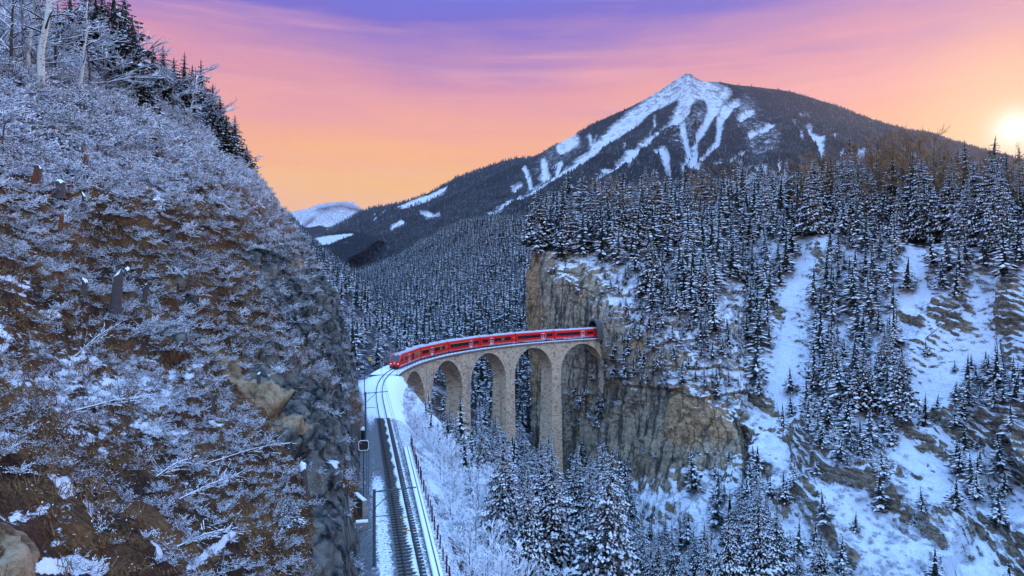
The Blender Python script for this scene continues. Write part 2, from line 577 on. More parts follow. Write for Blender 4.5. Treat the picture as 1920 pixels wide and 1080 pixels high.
def mk_mountain(name, dark=(0.011, 0.016, 0.018), rough_snow=0.5):
    m, t = new_mat(name)
    g = t.n('ShaderNodeNewGeometry')
    pos = g.outputs['Position']
    snow = t.n('ShaderNodeAttribute', attribute_name='snow').outputs['Fac']
    n1 = t.noise(pos, 0.016, 6, 0.7)
    n2 = t.noise(t.vmath('MULTIPLY', pos, (1.0, 0.3, 0.45)), 0.05, 7, 0.82)
    speck = t.step(t.math('ADD', t.math('MULTIPLY', n2, 0.65), t.math('MULTIPLY', n1, 0.35)), 0.54, 0.68)
    n4 = t.noise(pos, 0.045, 7, 0.8)
    sm = t.step(t.math('ADD', snow, t.math('ADD', t.math('MULTIPLY', t.math('SUBTRACT', n1, 0.5), 0.9), t.math('MULTIPLY', t.math('SUBTRACT', n4, 0.5), 2.2))), 0.34, 0.60)
    fc = t.mix(t.math('MULTIPLY', speck, rough_snow), dark, (0.42, 0.44, 0.50))
    alt = t.n('ShaderNodeMapRange', {0: t.n('ShaderNodeSeparateXYZ', {0: pos}).outputs[2], 1: 650.0, 2: 1200.0, 3: 0.0, 4: 0.13}).outputs[0]
    rk = t.step(t.math('ADD', t.math('ADD', t.noise(pos, 0.028, 8, 0.8), alt), t.math('MULTIPLY', t.math('SUBTRACT', 1.0, snow), 0.3)), 0.56, 0.68)
    sc_ = t.mix(t.math('MULTIPLY', rk, 0.75), (0.78, 0.79, 0.83), (0.10, 0.10, 0.10))
    return finish(m, t, t.mix(sm, fc, sc_), 0.9, t.math('ADD', n1, t.math('MULTIPLY', n4, 0.7)), 0.9, 40.0, 0.1)


def mk_forest_floor():
    m, t = new_mat('forest_floor_snow')
    pos = t.n('ShaderNodeNewGeometry').outputs['Position']
    n1 = t.noise(pos, 0.05, 5, 0.65)
    n2 = t.noise(pos, 0.35, 5, 0.7)
    c = t.ramp(t.math('ADD', t.math('MULTIPLY', n1, 0.5), t.math('MULTIPLY', n2, 0.5)),
               [(0.46, (0.02, 0.021, 0.023)), (0.56, (0.12, 0.125, 0.135)), (0.68, (0.68, 0.71, 0.77))])
    return finish(m, t, c, 0.9, n2, 0.5, 1.0, 0.1)


def mk_foliage(name, dark, mid, frost=0.0):
    m, t = new_mat(name)
    pos = t.n('ShaderNodeTexCoord').outputs['Object']
    oi = t.n('ShaderNodeObjectInfo').outputs['Random']
    n = t.noise(pos, 9.0, 3)
    c = t.mix(n, dark, mid)
    c = t.mix(t.math('MULTIPLY', oi, 0.5), c, tuple(x * 0.55 for x in mid))
    if frost:
        f = t.step(t.math('ADD', t.noise(pos, 34.0, 3, .7), t.math('MULTIPLY', t.math('SUBTRACT', oi, .5), .16)), 0.50, 0.62)
        c = t.mix(t.math('MULTIPLY', f, frost), c, (0.42, 0.45, 0.50))
    return finish(m, t, c, 0.85, spec=0.15)


M_hill = mk_hill()
M_cliff = mk_cliff()
M_slope = mk_slope()
M_mount = mk_mountain('mountain_forest_snow')
M_floor = mk_forest_floor()
M_needle = mk_foliage('spruce_needles', (0.006, 0.011, 0.008), (0.018, 0.028, 0.018), .22)
M_larch = mk_foliage('larch_twigs', (0.20, 0.115, 0.055), (0.40, 0.25, 0.12))  # larch brown, brightened to stand in for warm sun glow
M_bark = simple('bark', (0.06, 0.045, 0.035), 0.9, var=0.5, scale=8)
M_twig = simple('twig', (0.04, 0.03, 0.026), 0.9, var=0.4, scale=8)
M_redtwig = simple('red_twig', (0.11, 0.045, 0.03), 0.9, var=0.4, scale=8)
M_grass = simple('dry_grass', (0.17, 0.085, 0.030), 0.9, var=0.6, scale=2)
M_metal = simple('grey_steel', (0.16, 0.20, 0.23), 0.5, 0.5, 0.3)
M_mast = simple('mast_steel', (0.045, 0.075, 0.095), 0.5, 0.5, 0.2)
M_rail = simple('rail_steel', (0.02, 0.021, 0.025), 0.6, 0.3, 0.0)
M_sleeper = simple('sleeper', (0.075, 0.068, 0.062), 0.85, var=0.4, scale=1.5)
M_rust = simple('rusty_steel', (0.075, 0.03, 0.024), 0.85, var=0.4)
M_conc = simple('concrete', (0.27, 0.25, 0.22), 0.85, var=0.25)
M_black = simple('black_paint', (0.012, 0.014, 0.018), 0.45)
M_white = simple('white_paint', (0.72, 0.72, 0.72), 0.5)
M_red = simple('red_coach_paint', (0.80, 0.012, 0.012), 0.28, 0.5, var=0.08)
M_darkred = simple('dark_red_bellows', (0.13, 0.006, 0.008), 0.7)
M_roof = simple('coach_roof', (0.42, 0.43, 0.46), 0.55, var=0.2, scale=1.2)
M_glass = simple('dark_window_glass', (0.012, 0.015, 0.02), 0.08, 0.6)
M_yellow = simple('yellow_stripe', (0.75, 0.42, 0.03), 0.5)
M_headlight = simple('lit_headlight', (0.9, 0.85, 0.7), 0.3, emis=((1.0, 0.9, 0.7, 1), 0.7))
M_warmglass = simple('warm_lit_glass', (0.10, 0.085, 0.05), 0.1, 0.6, emis=((0.55, 0.42, 0.16, 1), 0.12))
M_wood = simple('grey_dead_wood', (0.075, 0.062, 0.058), 0.9, var=0.5, scale=4)
M_orangewood = simple('orange_rotten_wood', (0.15, 0.05, 0.02), 0.9, var=0.5, scale=4)
# ------------------------------------------------------------------ track alignment (straight, easement, 100 m curve)
_S = np.arange(-60, 300.01, 0.25)
_k = np.where(_S < 69.85, 0, np.where(_S < 111.24, (_S - 69.85) / 41.39 / 100, 0.01))
_A = -0.2229 + np.cumsum(_k) * 0.25
_i0 = int(60 / 0.25)
_X = np.cumsum(np.sin(_A)) * 0.25
_Y = np.cumsum(np.cos(_A)) * 0.25
_X += -5.299 - _X[_i0]
_Y += 40.324 - _Y[_i0]
_Z = -19.392 + 0.0131 * _S


def track(s, off=0.0, dz=0.0):
    """point at arc length s, off metres to the right, dz above rail level"""
    a = np.interp(s, _S, _A)
    return np.stack([np.interp(s, _S, _X) + off * np.cos(a), np.interp(s, _S, _Y) - off * np.sin(a), np.interp(s, _S, _Z) + dz], -1)


def heading(s):
    return float(np.interp(s, _S, _A))


def ribbon(name, s0, s1, step, profile, mat, parent=None, kind=None, closed=False, smooth_=False, uv=True):
    """sweep a cross-section [(off, dz)...] along the track"""
    ss = np.linspace(s0, s1, max(2, int(round((s1 - s0) / step)) + 1))
    prof = list(profile) + ([profile[0]] if closed else [])
    rows = np.stack([track(ss, o, z) for o, z in prof], 1)
    R, C = rows.shape[:2]
    fc = grid_faces(R, C, True)
    me = raw_mesh(name, rows.reshape(-1, 3), fc, [mat], smooth_=smooth_)
    if uv:
        l = me.uv_layers.new(name='UVMap')
        acc = np.concatenate([[0], np.cumsum([math.hypot(b[0] - a[0], b[1] - a[1]) for a, b in zip(prof[:-1], prof[1:])])])
        U = np.stack(np.broadcast_arrays(ss[:, None], acc[None, :]), -1).reshape(-1, 2)
        l.data.foreach_set('uv', U[fc.ravel()].astype(np.float32).ravel())
    return link(name, me, parent, kind)


# ------------------------------------------------------------------ terrain: the hillside on the left
HILL = [
    [(-1.5, 6, -21.5), (-5, 6, -14.5), (-9, 6, -10), (-15, 6, -4.5), (-22, 6, 1.5), (-30, 6, 8), (-42, 6, 18)],
    [(-3.0, 16, -21), (-6, 16, -14), (-9.5, 16, -9.3), (-14, 16, -4.6), (-20, 16, .5), (-28, 16, 7), (-40, 16, 17)],
    [(-6.6, 30, -20.6), (-9, 30, -14.6), (-13, 30, -9.7), (-19, 30, -4.6), (-25.5, 30, 1), (-34, 30, 8), (-47, 30, 19)],
    [(-9.6, 43, -20.4), (-12.2, 43, -14), (-16, 43, -8.8), (-22, 43, -3.2), (-29, 43, 3.2), (-39, 43, 11.5), (-53, 43, 23)],
    [(-12.4, 56, -20.2), (-15.2, 56, -12.4), (-18.5, 56, -6), (-24.5, 56, 1.5), (-32, 56, 9), (-43, 56, 18), (-58, 56, 30)],
    [(-15.6, 70, -20), (-19.2, 70, -10.4), (-22.5, 70, -1.5), (-27, 70, 7.5), (-34, 70, 14), (-44, 70, 21.5), (-60, 70, 33)],
    [(-18.8, 85, -19.8), (-22.4, 85, -9.8), (-26, 85, -.5), (-30.5, 85, 8.5), (-37, 85, 16.5), (-47, 85, 25), (-64, 85, 38)],
    [(-22.2, 100, -19.6), (-25.4, 100, -8.8), (-29, 100, .4), (-34, 100, 9.5), (-41, 100, 18), (-51.5, 100, 27), (-69, 100, 40)],
    [(-26.6, 120, -19.4), (-29.4, 120, -9), (-34, 120, .5), (-39.5, 120, 10.5), (-46.5, 120, 20.5), (-58, 120, 30), (-77, 120, 43)],
    [(-34, 138, -19.4), (-40, 138, -10), (-46, 138, -2), (-52, 138, 7), (-60, 138, 16), (-72, 138, 26), (-90, 138, 38)],
    [(-54, 165, -22), (-62, 165, -12), (-70, 165, -4), (-78, 165, 4), (-87, 165, 13), (-99, 165, 22), (-117, 165, 34)],
    [(-82, 210, -26), (-92, 210, -15), (-102, 210, -6), (-112, 210, 3), (-122, 210, 12), (-134, 210, 21), (-150, 210, 32)],
]
G = loft(HILL, 500, 380)
hp = G.reshape(-1, 3)
hx, hy = proj(hp)
nn = grid_normals(G)
nn *= np.sign((nn[..., 0:1]) + 1e-9)             # outward = to the right
rockm = seg_field(hx, hy, [
    [(470, 470, 40), (520, 500, 90), (570, 560, 110), (610, 620, 110), (655, 700, 80)],
    [(560, 440, 40), (590, 500, 40), (640, 590, 40), (680, 680, 40)],
    [(470, 640, 30), (520, 720, 110), (580, 780, 170), (640, 830, 110), (690, 900, 30)],
    [(585, 880, 40), (610, 960, 90), (640, 1040, 120), (640, 1200, 160)],
    [(330, 480, 30), (345, 560, 40)], [(310, 640, 30), (330, 660, 30)]], 30)
tanm = seg_field(hx, hy, [
    [(385, 640, 16), (420, 690, 26), (470, 745, 26), (515, 800, 16), (545, 825, 8)],
    [(0, 985, 50), (50, 1030, 60), (20, 1090, 80)], [(545, 500, 26)], [(430, 690, 40)]], 16)
snowm = 0.22 + 0.35 * smooth(fbm(hp * 0.07, 3, seed=3), -0.3, 0.5)
snowm += 0.35 * seg_field(hx, hy, [[(60, 240, 200), (240, 260, 150), (400, 330, 120), (500, 400, 100), (600, 520, 40), (690, 700, 30)],
                                   [(620, 880, 50), (670, 940, 40)]], 40)
snowm += 1.1 * seg_field(hx, hy, [[(40, 1066, 26), (130, 1056, 30), (180, 1075, 20)], [(272, 1030, 12), (285, 1052, 22)], [(100, 890, 16), (125, 915, 30)], [(418, 902, 18)], [(282, 802, 14), (296, 798, 16)], [(160, 950, 14), (168, 975, 10)], [(440, 1000, 10), (350, 1070, 12)], [(340, 565, 24)]], 12)
snowm -= 0.45 * np.maximum(rockm, tanm)
snowm -= 0.4 * seg_field(hx, hy, [[(30, 360, 70), (90, 400, 30)], [(60, 880, 120), (130, 830, 60)], [(260, 960, 60)]], 30)
d = 1.1 * fbm(hp * 0.11, 4, seed=5) + 0.35 * fbm(hp * 0.6, 4, seed=9) + 0.12 * fbm(hp * 2.1, 2, seed=13)
rk = fbm(hp * np.array([0.16, 0.16, 0.10]), 5, 0.55, seed=21, ridged=True)
rk2 = hp[:, 2] * .28 - hp[:, 1] * .12 + 1.2 * fbm(hp * .09, 3, seed=33)
rk2 = rk2 - np.floor(rk2)
d += tanm * (.5 * fbm(hp * .5, 4, .6, seed=35, ridged=True) + .9 * rk - .4)
d += rockm * (2.3 * rk + 0.8 * fbm(hp * 0.7, 4, seed=31, ridged=True) + 1.3 * np.where(rk2 < .2, rk2 / .2, (1 - rk2) / .8) - 1.6)
# keep clear of the railway at the foot
footfade = np.linspace(0, 1, G.shape[1])[None, :].repeat(G.shape[0], 0).ravel()
d = np.where(footfade < 0.2, np.minimum(d, 0.1 + (np.maximum(footfade, .06) - .06) * 9), d)
G = G + nn * d.reshape(G.shape[0], G.shape[1], 1)
T_hill = terrain('hillside', G, M_hill, keep=None, attrs={'rock': rockm, 'tan': tanm, 'snow': np.clip(snowm, 0, 1.2)})

# ------------------------------------------------------------------ terrain: slope below the railway and the gorge
xs = np.arange(-34, 150.1, 0.8)
ys = np.arange(-30, 262.1, 0.9)
gx, gy = np.meshgrid(xs, ys, indexing='ij')
ss = np.arange(-60, 114, 1.0)
tr = track(ss)
gd = np.full(gx.shape, 1e9)
gside = np.zeros(gx.shape)
gz = np.zeros(gx.shape)
for s_, p_ in zip(ss, tr):
    dd = np.hypot(gx - p_[0], gy - p_[1])
    a_ = heading(s_)
    sd_ = (gx - p_[0]) * math.cos(a_) - (gy - p_[1]) * math.sin(a_)
    m_ = dd < gd
    gd = np.where(m_, dd, gd)
    gside = np.where(m_, sd_, gside)
    gz = np.where(m_, p_[2], gz)
beyond = smooth(gy, 150, 185)
grade = 0.74 + 0.50 * smooth(gy, 92, 128) - 0.36 * beyond
zr = gz - 1.0 - grade * np.maximum(gd - 2.6, 0) * np.where(gside > 0, 1, 0.15 + 0.4 * beyond)
zr = np.maximum(zr, -86 + 0 * zr)
gp = np.stack([gx, gy, zr], -1)
fl = gp.reshape(-1, 3)
amp = smooth(gd.ravel(), 2.4, 9)
nz = (1.3 * fbm(fl * 0.09, 4, seed=41) + 0.35 * fbm(fl * 0.5, 3, seed=43)) * amp
gp[..., 2] += nz.reshape(gx.shape)
px_, py_ = proj(gp.reshape(-1, 3))
one = np.zeros(len(fl))
T_gorge = terrain('gorge_slope', gp, M_hill, flip=True,
                  attrs={'rock': one + .5 * smooth(fbm(fl * .08, 3, seed=45), .1, .5), 'tan': one, 'snow': np.clip(0.62 + .5 * smooth(gd.ravel(), 30, 50) + 0.3 * fbm(fl * 0.15, 3, seed=47) + 0.5 * seg_field(px_, py_, [[(770, 745, 40), (800, 775, 60)]], 30), 0, 1.2)})

# ------------------------------------------------------------------ terrain: the tunnel cliff
CL = [
    [(34, 330, 22), (36, 330, 8), (38, 330, -12), (40, 330, -35), (42, 330, -60), (44, 330, -90)],
    [(18, 300, 20), (16.5, 302, 6), (17, 302, -12), (18, 302, -33), (20, 302, -58), (24, 300, -90)],
    [P(1002, 470, 285), P(994, 530, 284), P(993, 610, 283), P(996, 700, 282), P(1001, 800, 280), P(1008, 950, 274)],
    [P(1022, 474, 275), P(1018, 535, 273), P(1018, 615, 272), P(1021, 702, 271), P(1025, 800, 269), P(1032, 945, 262)],
    [P(1062, 474, 270), P(1056, 530, 262), P(1055, 615, 259), P(1058, 702, 257), P(1062, 800, 254), P(1070, 940, 246)],
    [P(1125, 476, 263), P(1126, 538, 246), P(1126, 612, 238.5), P(1128, 695, 240.5), P(1134, 790, 238), P(1140, 925, 224)],
    [P(1195, 470, 262), P(1198, 545, 240), P(1202, 622, 228), P(1204, 702, 223), P(1206, 785, 220), P(1212, 905, 210)],
    [P(1275, 450, 270), P(1285, 540, 240), P(1290, 622, 219), P(1290, 702, 211), P(1287, 790, 206), P(1288, 900, 196)],
    [P(1340, 430, 283), P(1357, 532, 251), P(1366, 622, 226), P(1369, 710, 211), P(1362, 800, 200), P(1358, 905, 190)],
    [P(1378, 422, 293), P(1391, 525, 263), P(1396, 622, 238), P(1400, 718, 216), P(1400, 830, 198), P(1392, 925, 184)],
    [P(1412, 422, 300), P(1425, 525, 272), P(1430, 622, 249), P(1432, 718, 228), P(1428, 830, 208), P(1418, 930, 193)],
]
for c_ in CL:
    l_ = np.array(c_[-1], float)
    c_.append(tuple(l_ + np.array([-8, -34, -27])))
    c_.append(tuple(l_ + np.array([-16, -75, -50])))
G = loft(CL, 330, 330)
cp = G.reshape(-1, 3)
kx, ky = proj(cp)
nn = grid_normals(G)
nn *= -np.sign(nn[..., 1:2] + 1e-9)
tun = track(np.array([226.0]))[0]
near_t = np.hypot(cp[:, 0] - tun[0], cp[:, 1] - tun[1]) + .45 * np.abs(cp[:, 2] - tun[2] - 2)
calm = smooth(near_t, 7, 24)
oran = seg_field(kx, ky, [[(1000, 490, 30), (1008, 600, 34), (1003, 740, 26)], [(1275, 745, 40), (1290, 800, 90)], [(1340, 760, 60), (1345, 810, 50)],
                          [(1195, 640, 20)], [(1310, 700, 20)], [(1085, 560, 24)], [(1150, 720, 30)]], 34)
upper = seg_field(kx, ky, [[(1170, 500, 90), (1230, 560, 120), (1290, 640, 90), (1350, 700, 90), (1390, 760, 60)], [(1140, 690, 40), (1180, 720, 60)],
                           [(1100, 740, 40), (1120, 780, 30)], [(1060, 520, 20), (1100, 560, 40)], [(1250, 710, 60), (1330, 750, 40)], [(1300, 500, 150), (1370, 560, 100)]], 50)
dd_ = 2.6 * fbm(cp * np.array([0.055, 0.055, 0.03]), 4, seed=61) * calm
dd_ += 1.5 * fbm(cp * np.array([0.16, 0.16, 0.07]), 5, 0.55, seed=63, ridged=True) * (0.1 + 0.9 * calm)
dd_ += 0.35 * fbm(cp * 0.8, 3, seed=67)
# ledges on the broken upper part
bare = seg_field(kx, ky, [[(1130, 760, 110), (1240, 790, 150), (1340, 800, 130)], [(1015, 600, 60), (1060, 600, 130), (1095, 545, 70)], [(1200, 650, 40)], [(1300, 690, 26)]], 40)
led = cp[:, 2] * 0.16 + 0.7 * fbm(cp * 0.05, 3, seed=69)
saw = led - np.floor(led)
dd_ += upper * (1.1 * (1 - saw) - .5) + upper * 2.0 * fbm(cp * 0.22, 5, .55, seed=71)
G = G + nn * dd_.reshape(G.shape[0], G.shape[1], 1)
# mouth of the tunnel
ta = heading(226.0)
tdir = np.array([math.sin(ta), math.cos(ta), 0])
tside = np.array([math.cos(ta), -math.sin(ta), 0])


def not_bore(c):
    r = c - tun
    lat = r @ tside
    along = r @ tdir
    up_ = r[:, 2]
    return ~((np.abs(lat - 0.0) < 3.3) & (up_ > -0.9) & (up_ < 6.2 - 0.2 * lat ** 2) & (np.abs(along) < 10))


T_cliff = terrain('cliff', G, M_cliff, keep=not_bore, attrs={'tan': oran, 'snow': np.clip(0.10 + .5 * smooth(ky, 860, 960) + upper * 0.75 + .3 * smooth(ky, 500, 460) - .6 * bare, -.5, 1)})

# ------------------------------------------------------------------ terrain: the snow slopes on the right
RS = []
for top, rows in [
    (1340, [(1340, 420, 310), (1340, 520, 285), (1345, 620, 262), (1350, 720, 236), (1372, 830, 212), (1385, 950, 170), (1375, 1080, 137), (1365, 1320, 104)]),
    (1420, [(1415, 425, 292), (1425, 525, 262), (1430, 622, 237), (1430, 722, 214), (1430, 832, 193), (1425, 950, 163), (1420, 1080, 134), (1410, 1320, 103)]),
    (1500, [(1500, 440, 275), (1500, 540, 250), (1500, 640, 229), (1500, 740, 208), (1500, 840, 187), (1490, 950, 160), (1480, 1080, 132), (1470, 1320, 100)]),
    (1600, [(1600, 445, 252), (1600, 540, 231), (1600, 640, 212), (1600, 740, 193), (1600, 840, 174), (1598, 950, 152), (1590, 1080, 128), (1580, 1320, 98)]),
    (1720, [(1720, 458, 225), (1720, 540, 212), (1720, 640, 198), (1720, 740, 184), (1720, 840, 168), (1718, 950, 149), (1712, 1080, 126), (1700, 1320, 95)]),
    (1830, [(1830, 468, 205), (1830, 540, 196), (1830, 640, 185), (1830, 740, 172), (1830, 840, 159), (1828, 950, 142), (1825, 1080, 121), (1818, 1320, 92)]),
    (1930, [(1930, 472, 190), (1930, 540, 182), (1930, 640, 172), (1930, 740, 160), (1930, 840, 147), (1930, 950, 132), (1930, 1080, 114), (1930, 1320, 88)]),
    (2090, [(2090, 470, 172), (2090, 540, 165), (2090, 640, 156), (2090, 740, 146), (2090, 840, 134), (2090, 950, 120), (2090, 1080, 105), (2090, 1320, 82)]),
    (2350, [(2350, 465, 150), (2350, 540, 144), (2350, 640, 136), (2350, 740, 127), (2350, 840, 118), (2350, 950, 106), (2350, 1080, 94), (2350, 1320, 74)])]:
    RS.append([P(*r) for r in rows])
G = loft(RS, 420, 420)
rp = G.reshape(-1, 3)
rx_, ry_ = proj(rp)
nn = grid_normals(G)
nn *= -np.sign(nn[..., 1:2] + 1e-9)
ROCKS_R = [[(1540, 472, 14), (1545, 505, 24)], [(1812, 530, 22), (1808, 565, 26)], [(1775, 585, 44), (1800, 600, 40)], [(1905, 540, 40), (1895, 590, 60)],
           [(1690, 580, 8), (1735, 608, 12)], [(1880, 470, 10), (1925, 480, 14)],
           [(1760, 775, 30), (1810, 800, 60), (1870, 800, 80), (1930, 820, 90)], [(1880, 870, 40), (1930, 880, 70)], [(1690, 800, 16), (1750, 850, 26), (1800, 870, 20)],
           [(1425, 740, 26), (1450, 760, 20)], [(1410, 810, 14), (1470, 845, 30), (1530, 850, 40)], [(1480, 860, 26), (1545, 905, 40)], [(1530, 800, 30), (1545, 830, 40), (1590, 900, 36), (1640, 940, 26)],
           [(1620, 890, 30), (1670, 910, 36)], [(1400, 930, 30), (1450, 975, 34), (1480, 990, 26)], [(1510, 945, 10), (1550, 970, 14)], [(1490, 985, 20), (1540, 1005, 34), (1570, 1010, 20)], [(1560, 1040, 26), (1590, 1065, 40)],
           [(1660, 955, 14), (1720, 1000, 30), (1800, 985, 26), (1860, 990, 30), (1910, 1010, 20)], [(1850, 1020, 20), (1900, 1040, 40)], [(1430, 560, 12), (1460, 590, 18)], [(1340, 500, 14), (1365, 520, 20)]]
rockr = np.clip(seg_field(rx_ + 16 * fbm(rp * 0.14, 5, .6, seed=81), ry_ + 16 * fbm(rp * 0.14, 5, .6, seed=83), ROCKS_R, 14) * (1.0 + .7 * fbm(rp * .35, 4, .6, seed=97)), 0, 1.2)
gully = seg_field(rx_, ry_, [[(1510, 440, 30), (1500, 520, 34), (1470, 620, 34), (1465, 700, 40), (1455, 800, 50)], [(1725, 460, 40), (1720, 540, 60), (1700, 600, 40)],
                             [(1840, 560, 90), (1820, 680, 120), (1730, 760, 90)]], 30)
# tilted ledges: risers face down-left, treads hold the snow
tl = (rp[:, 2] * 0.10 + rp[:, 0] * 0.05 - rp[:, 1] * 0.015) + 0.9 * fbm(rp * 0.035, 3, seed=85)
sw = tl - np.floor(tl)
ledge = np.where(sw < 0.15, sw / 0.15, (1 - sw) / 0.85)
lower = smooth(ry_, 690, 860)
dr = 2.2 * fbm(rp * 0.04, 3, seed=87) + (1.2 + 4.2 * lower) * (1 - .8 * gully) * fbm(rp * np.array([.045, .03, .03]), 4, .5, seed=84, ridged=True) + 0.8 * fbm(rp * 0.16, 4, seed=89) + 0.22 * fbm(rp * 0.9, 3, seed=91)
dr += (ledge - 0.5) * (0.9 + 3.6 * lower) * (1 - gully) * np.clip(0.45 + 1.3 * fbm(rp * 0.05, 3, seed=93), 0, 1.2)
tl2 = (rp[:, 2] * 0.55 + rp[:, 0] * 0.2 - rp[:, 1] * 0.09) + 0.7 * fbm(rp * 0.11, 3, seed=86)
sw2 = tl2 - np.floor(tl2)
dr += (np.where(sw2 < 0.2, sw2 / 0.2, (1 - sw2) / 0.8) - .5) * (0.25 + 1.0 * rockr) * (1 - gully)
dr += rockr * (1.3 + 1.6 * fbm(rp * 0.28, 5, 0.55, seed=95, ridged=True))
dr -= gully * 1.2
dr += .5 * (1 - gully) * fbm(rp * np.array([.3, .3, .7]), 4, .6, seed=99, ridged=True)
# rocks and walls are pushed out sideways as well, so that they stand as faces
G = G + nn * dr.reshape(G.shape[0], G.shape[1], 1)
T_right = terrain('snow_slope', G, M_slope, attrs={'rock': np.clip(.5 * rockr + 0.06 * lower * (1 - gully), 0, 1.2)})

# ------------------------------------------------------------------ terrain: wooded tops above cliff and slopes
TOP = [
    [(34, 329, 20), (48, 350, 30), (60, 380, 26), (80, 430, 0)],
    [P(1003, 472, 284), P(1012, 448, 302), P(1025, 432, 335), P(1045, 470, 430)],
    [P(1062, 476, 269), P(1070, 450, 285), P(1078, 420, 320), P(1085, 450, 430)],
    [P(1125, 478, 262), P(1132, 450, 278), P(1140, 418, 315), P(1140, 440, 430)],
    [P(1195, 472, 261), P(1200, 448, 276), P(1208, 418, 315), P(1210, 430, 430)],
    [P(1275, 452, 269), P(1278, 436, 286), P(1283, 412, 325), P(1283, 425, 430)],
    [P(1378, 424, 292), P(1380, 412, 310), P(1385, 398, 345), P(1385, 410, 440)],
    [P(1500, 442, 274), P(1500, 415, 300), P(1498, 390, 345), P(1490, 400, 440)],
    [P(1600, 447, 251), P(1598, 420, 275), P(1594, 392, 320), P(1580, 400, 430)],
    [P(1720, 460, 224), P(1716, 436, 246), P(1708, 408, 290), P(1690, 410, 400)],
    [P(1830, 470, 204), P(1826, 450, 222), P(1816, 425, 265), P(1790, 425, 370)],
    [P(1930, 474, 189), P(1925, 456, 205), P(1915, 432, 245), P(1890, 430, 340)],
    [P(2090, 472, 171), P(2085, 455, 186), P(2070, 430, 225), P(2040, 430, 320)],
    [P(2350, 467, 149), P(2345, 450, 164), P(2320, 425, 205), P(2280, 425, 300)]]
G = loft(TOP, 200, 70)
tp = G.reshape(-1, 3)
G[..., 2] += (1.0 * fbm(tp * 0.06, 3, seed=101)).reshape(G.shape[:2])
T_top = terrain('wooded_terrace', G, M_floor, flip=False)

# ------------------------------------------------------------------ terrain: valley behind the viaduct
LB = []
for Y, pts in [
    (140, [(-60, -8), (-47, -15), (-36, -19.2), (-31, -19.4), (-25, -21), (-12, -34), (5, -48)]),
    (160, [(-66, -7), (-52, -15), (-40, -19), (-33, -20), (-26, -22), (-13, -35), (5, -50)]),
    (185, [(-77, -5), (-60, -14), (-47, -20), (-37, -27), (-23, -36), (-6, -49), (15, -61)]),
    (230, [(-95, 0), (-75, -12), (-60, -20), (-45, -31), (-28, -43), (-8, -57), (15, -68)]),
    (330, [(-130, 15), (-105, 2), (-85, -10), (-65, -24), (-42, -42), (-15, -60), (15, -72)]),
    (500, [(-180, 40), (-150, 18), (-125, 2), (-98, -18), (-68, -42), (-30, -66), (10, -80)]),
    (800, [(-270, 80), (-230, 45), (-195, 18), (-155, -12), (-110, -45), (-50, -75), (20, -85)]),
    (1300, [(-420, 130), (-370, 75), (-320, 30), (-250, -20), (-180, -60), (-80, -85), (30, -90)]),
    (2000, [(-640, 170), (-560, 100), (-480, 40), (-380, -20), (-280, -70), (-120, -90), (40, -95)])]:
    LB.append([(x, Y, z) for x, z in pts])
G = loft(LB, 200, 120)
lp = G.reshape(-1, 3)
G[..., 2] += (fbm(lp * 0.04, 4, seed=103) * (0.6 + 0.006 * lp[:, 1])).reshape(G.shape[:2])
T_lb = terrain('valley_bank', G, M_floor, flip=True)

RH = []
for rows in [
    [(500, 860, 330), (500, 760, 400), (500, 690, 500), (500, 640, 640), (500, 600, 850), (500, 560, 1150), (500, 530, 1600), (500, 560, 2100)],
    [(620, 860, 330), (620, 730, 400), (620, 655, 500), (620, 615, 640), (620, 582, 850), (620, 552, 1150), (620, 522, 1600), (620, 550, 2100)],
    [(700, 850, 330), (700, 715, 400), (700, 645, 480), (700, 602, 600), (700, 568, 800), (700, 538, 1100), (700, 505, 1500), (700, 530, 2000)],
    [(780, 840, 330), (780, 705, 400), (780, 640, 480), (780, 582, 620), (780, 537, 850), (780, 502, 1150), (780, 470, 1400), (780, 500, 1900)],
    [(860, 830, 330), (860, 700, 400), (860, 630, 500), (860, 562, 660), (860, 502, 880), (860, 455, 1100), (860, 432, 1350), (860, 480, 1850)],
    [(930, 830, 330), (930, 700, 400), (930, 620, 510), (930, 545, 680), (930, 474, 880), (930, 434, 1050), (930, 424, 1300), (930, 470, 1800)],
    [(1000, 830, 340), (1000, 700, 410), (1000, 610, 520), (1000, 533, 680), (1000, 465, 860), (1000, 428, 1020), (1000, 420, 1250), (1000, 470, 1800)],
    [(1100, 830, 345), (1100, 700, 415), (1100, 610, 520), (1100, 533, 680), (1100, 470, 860), (1100, 430, 1020), (1100, 420, 1250), (1100, 470, 1800)],
    [(1250, 830, 350), (1250, 700, 420), (1250, 610, 520), (1250, 533, 680), (1250, 470, 860), (1250, 430, 1020), (1250, 420, 1250), (1250, 470, 1800)]]:
    RH.append([P(*r) for r in rows])
G = loft(RH, 200, 200)
rh = G.reshape(-1, 3)
G[..., 2] += (fbm(rh * 0.012, 4, seed=107) * (4 + 0.008 * rh[:, 1])).reshape(G.shape[:2])
T_rh = terrain('wooded_valley_side', G, M_floor, flip=False)

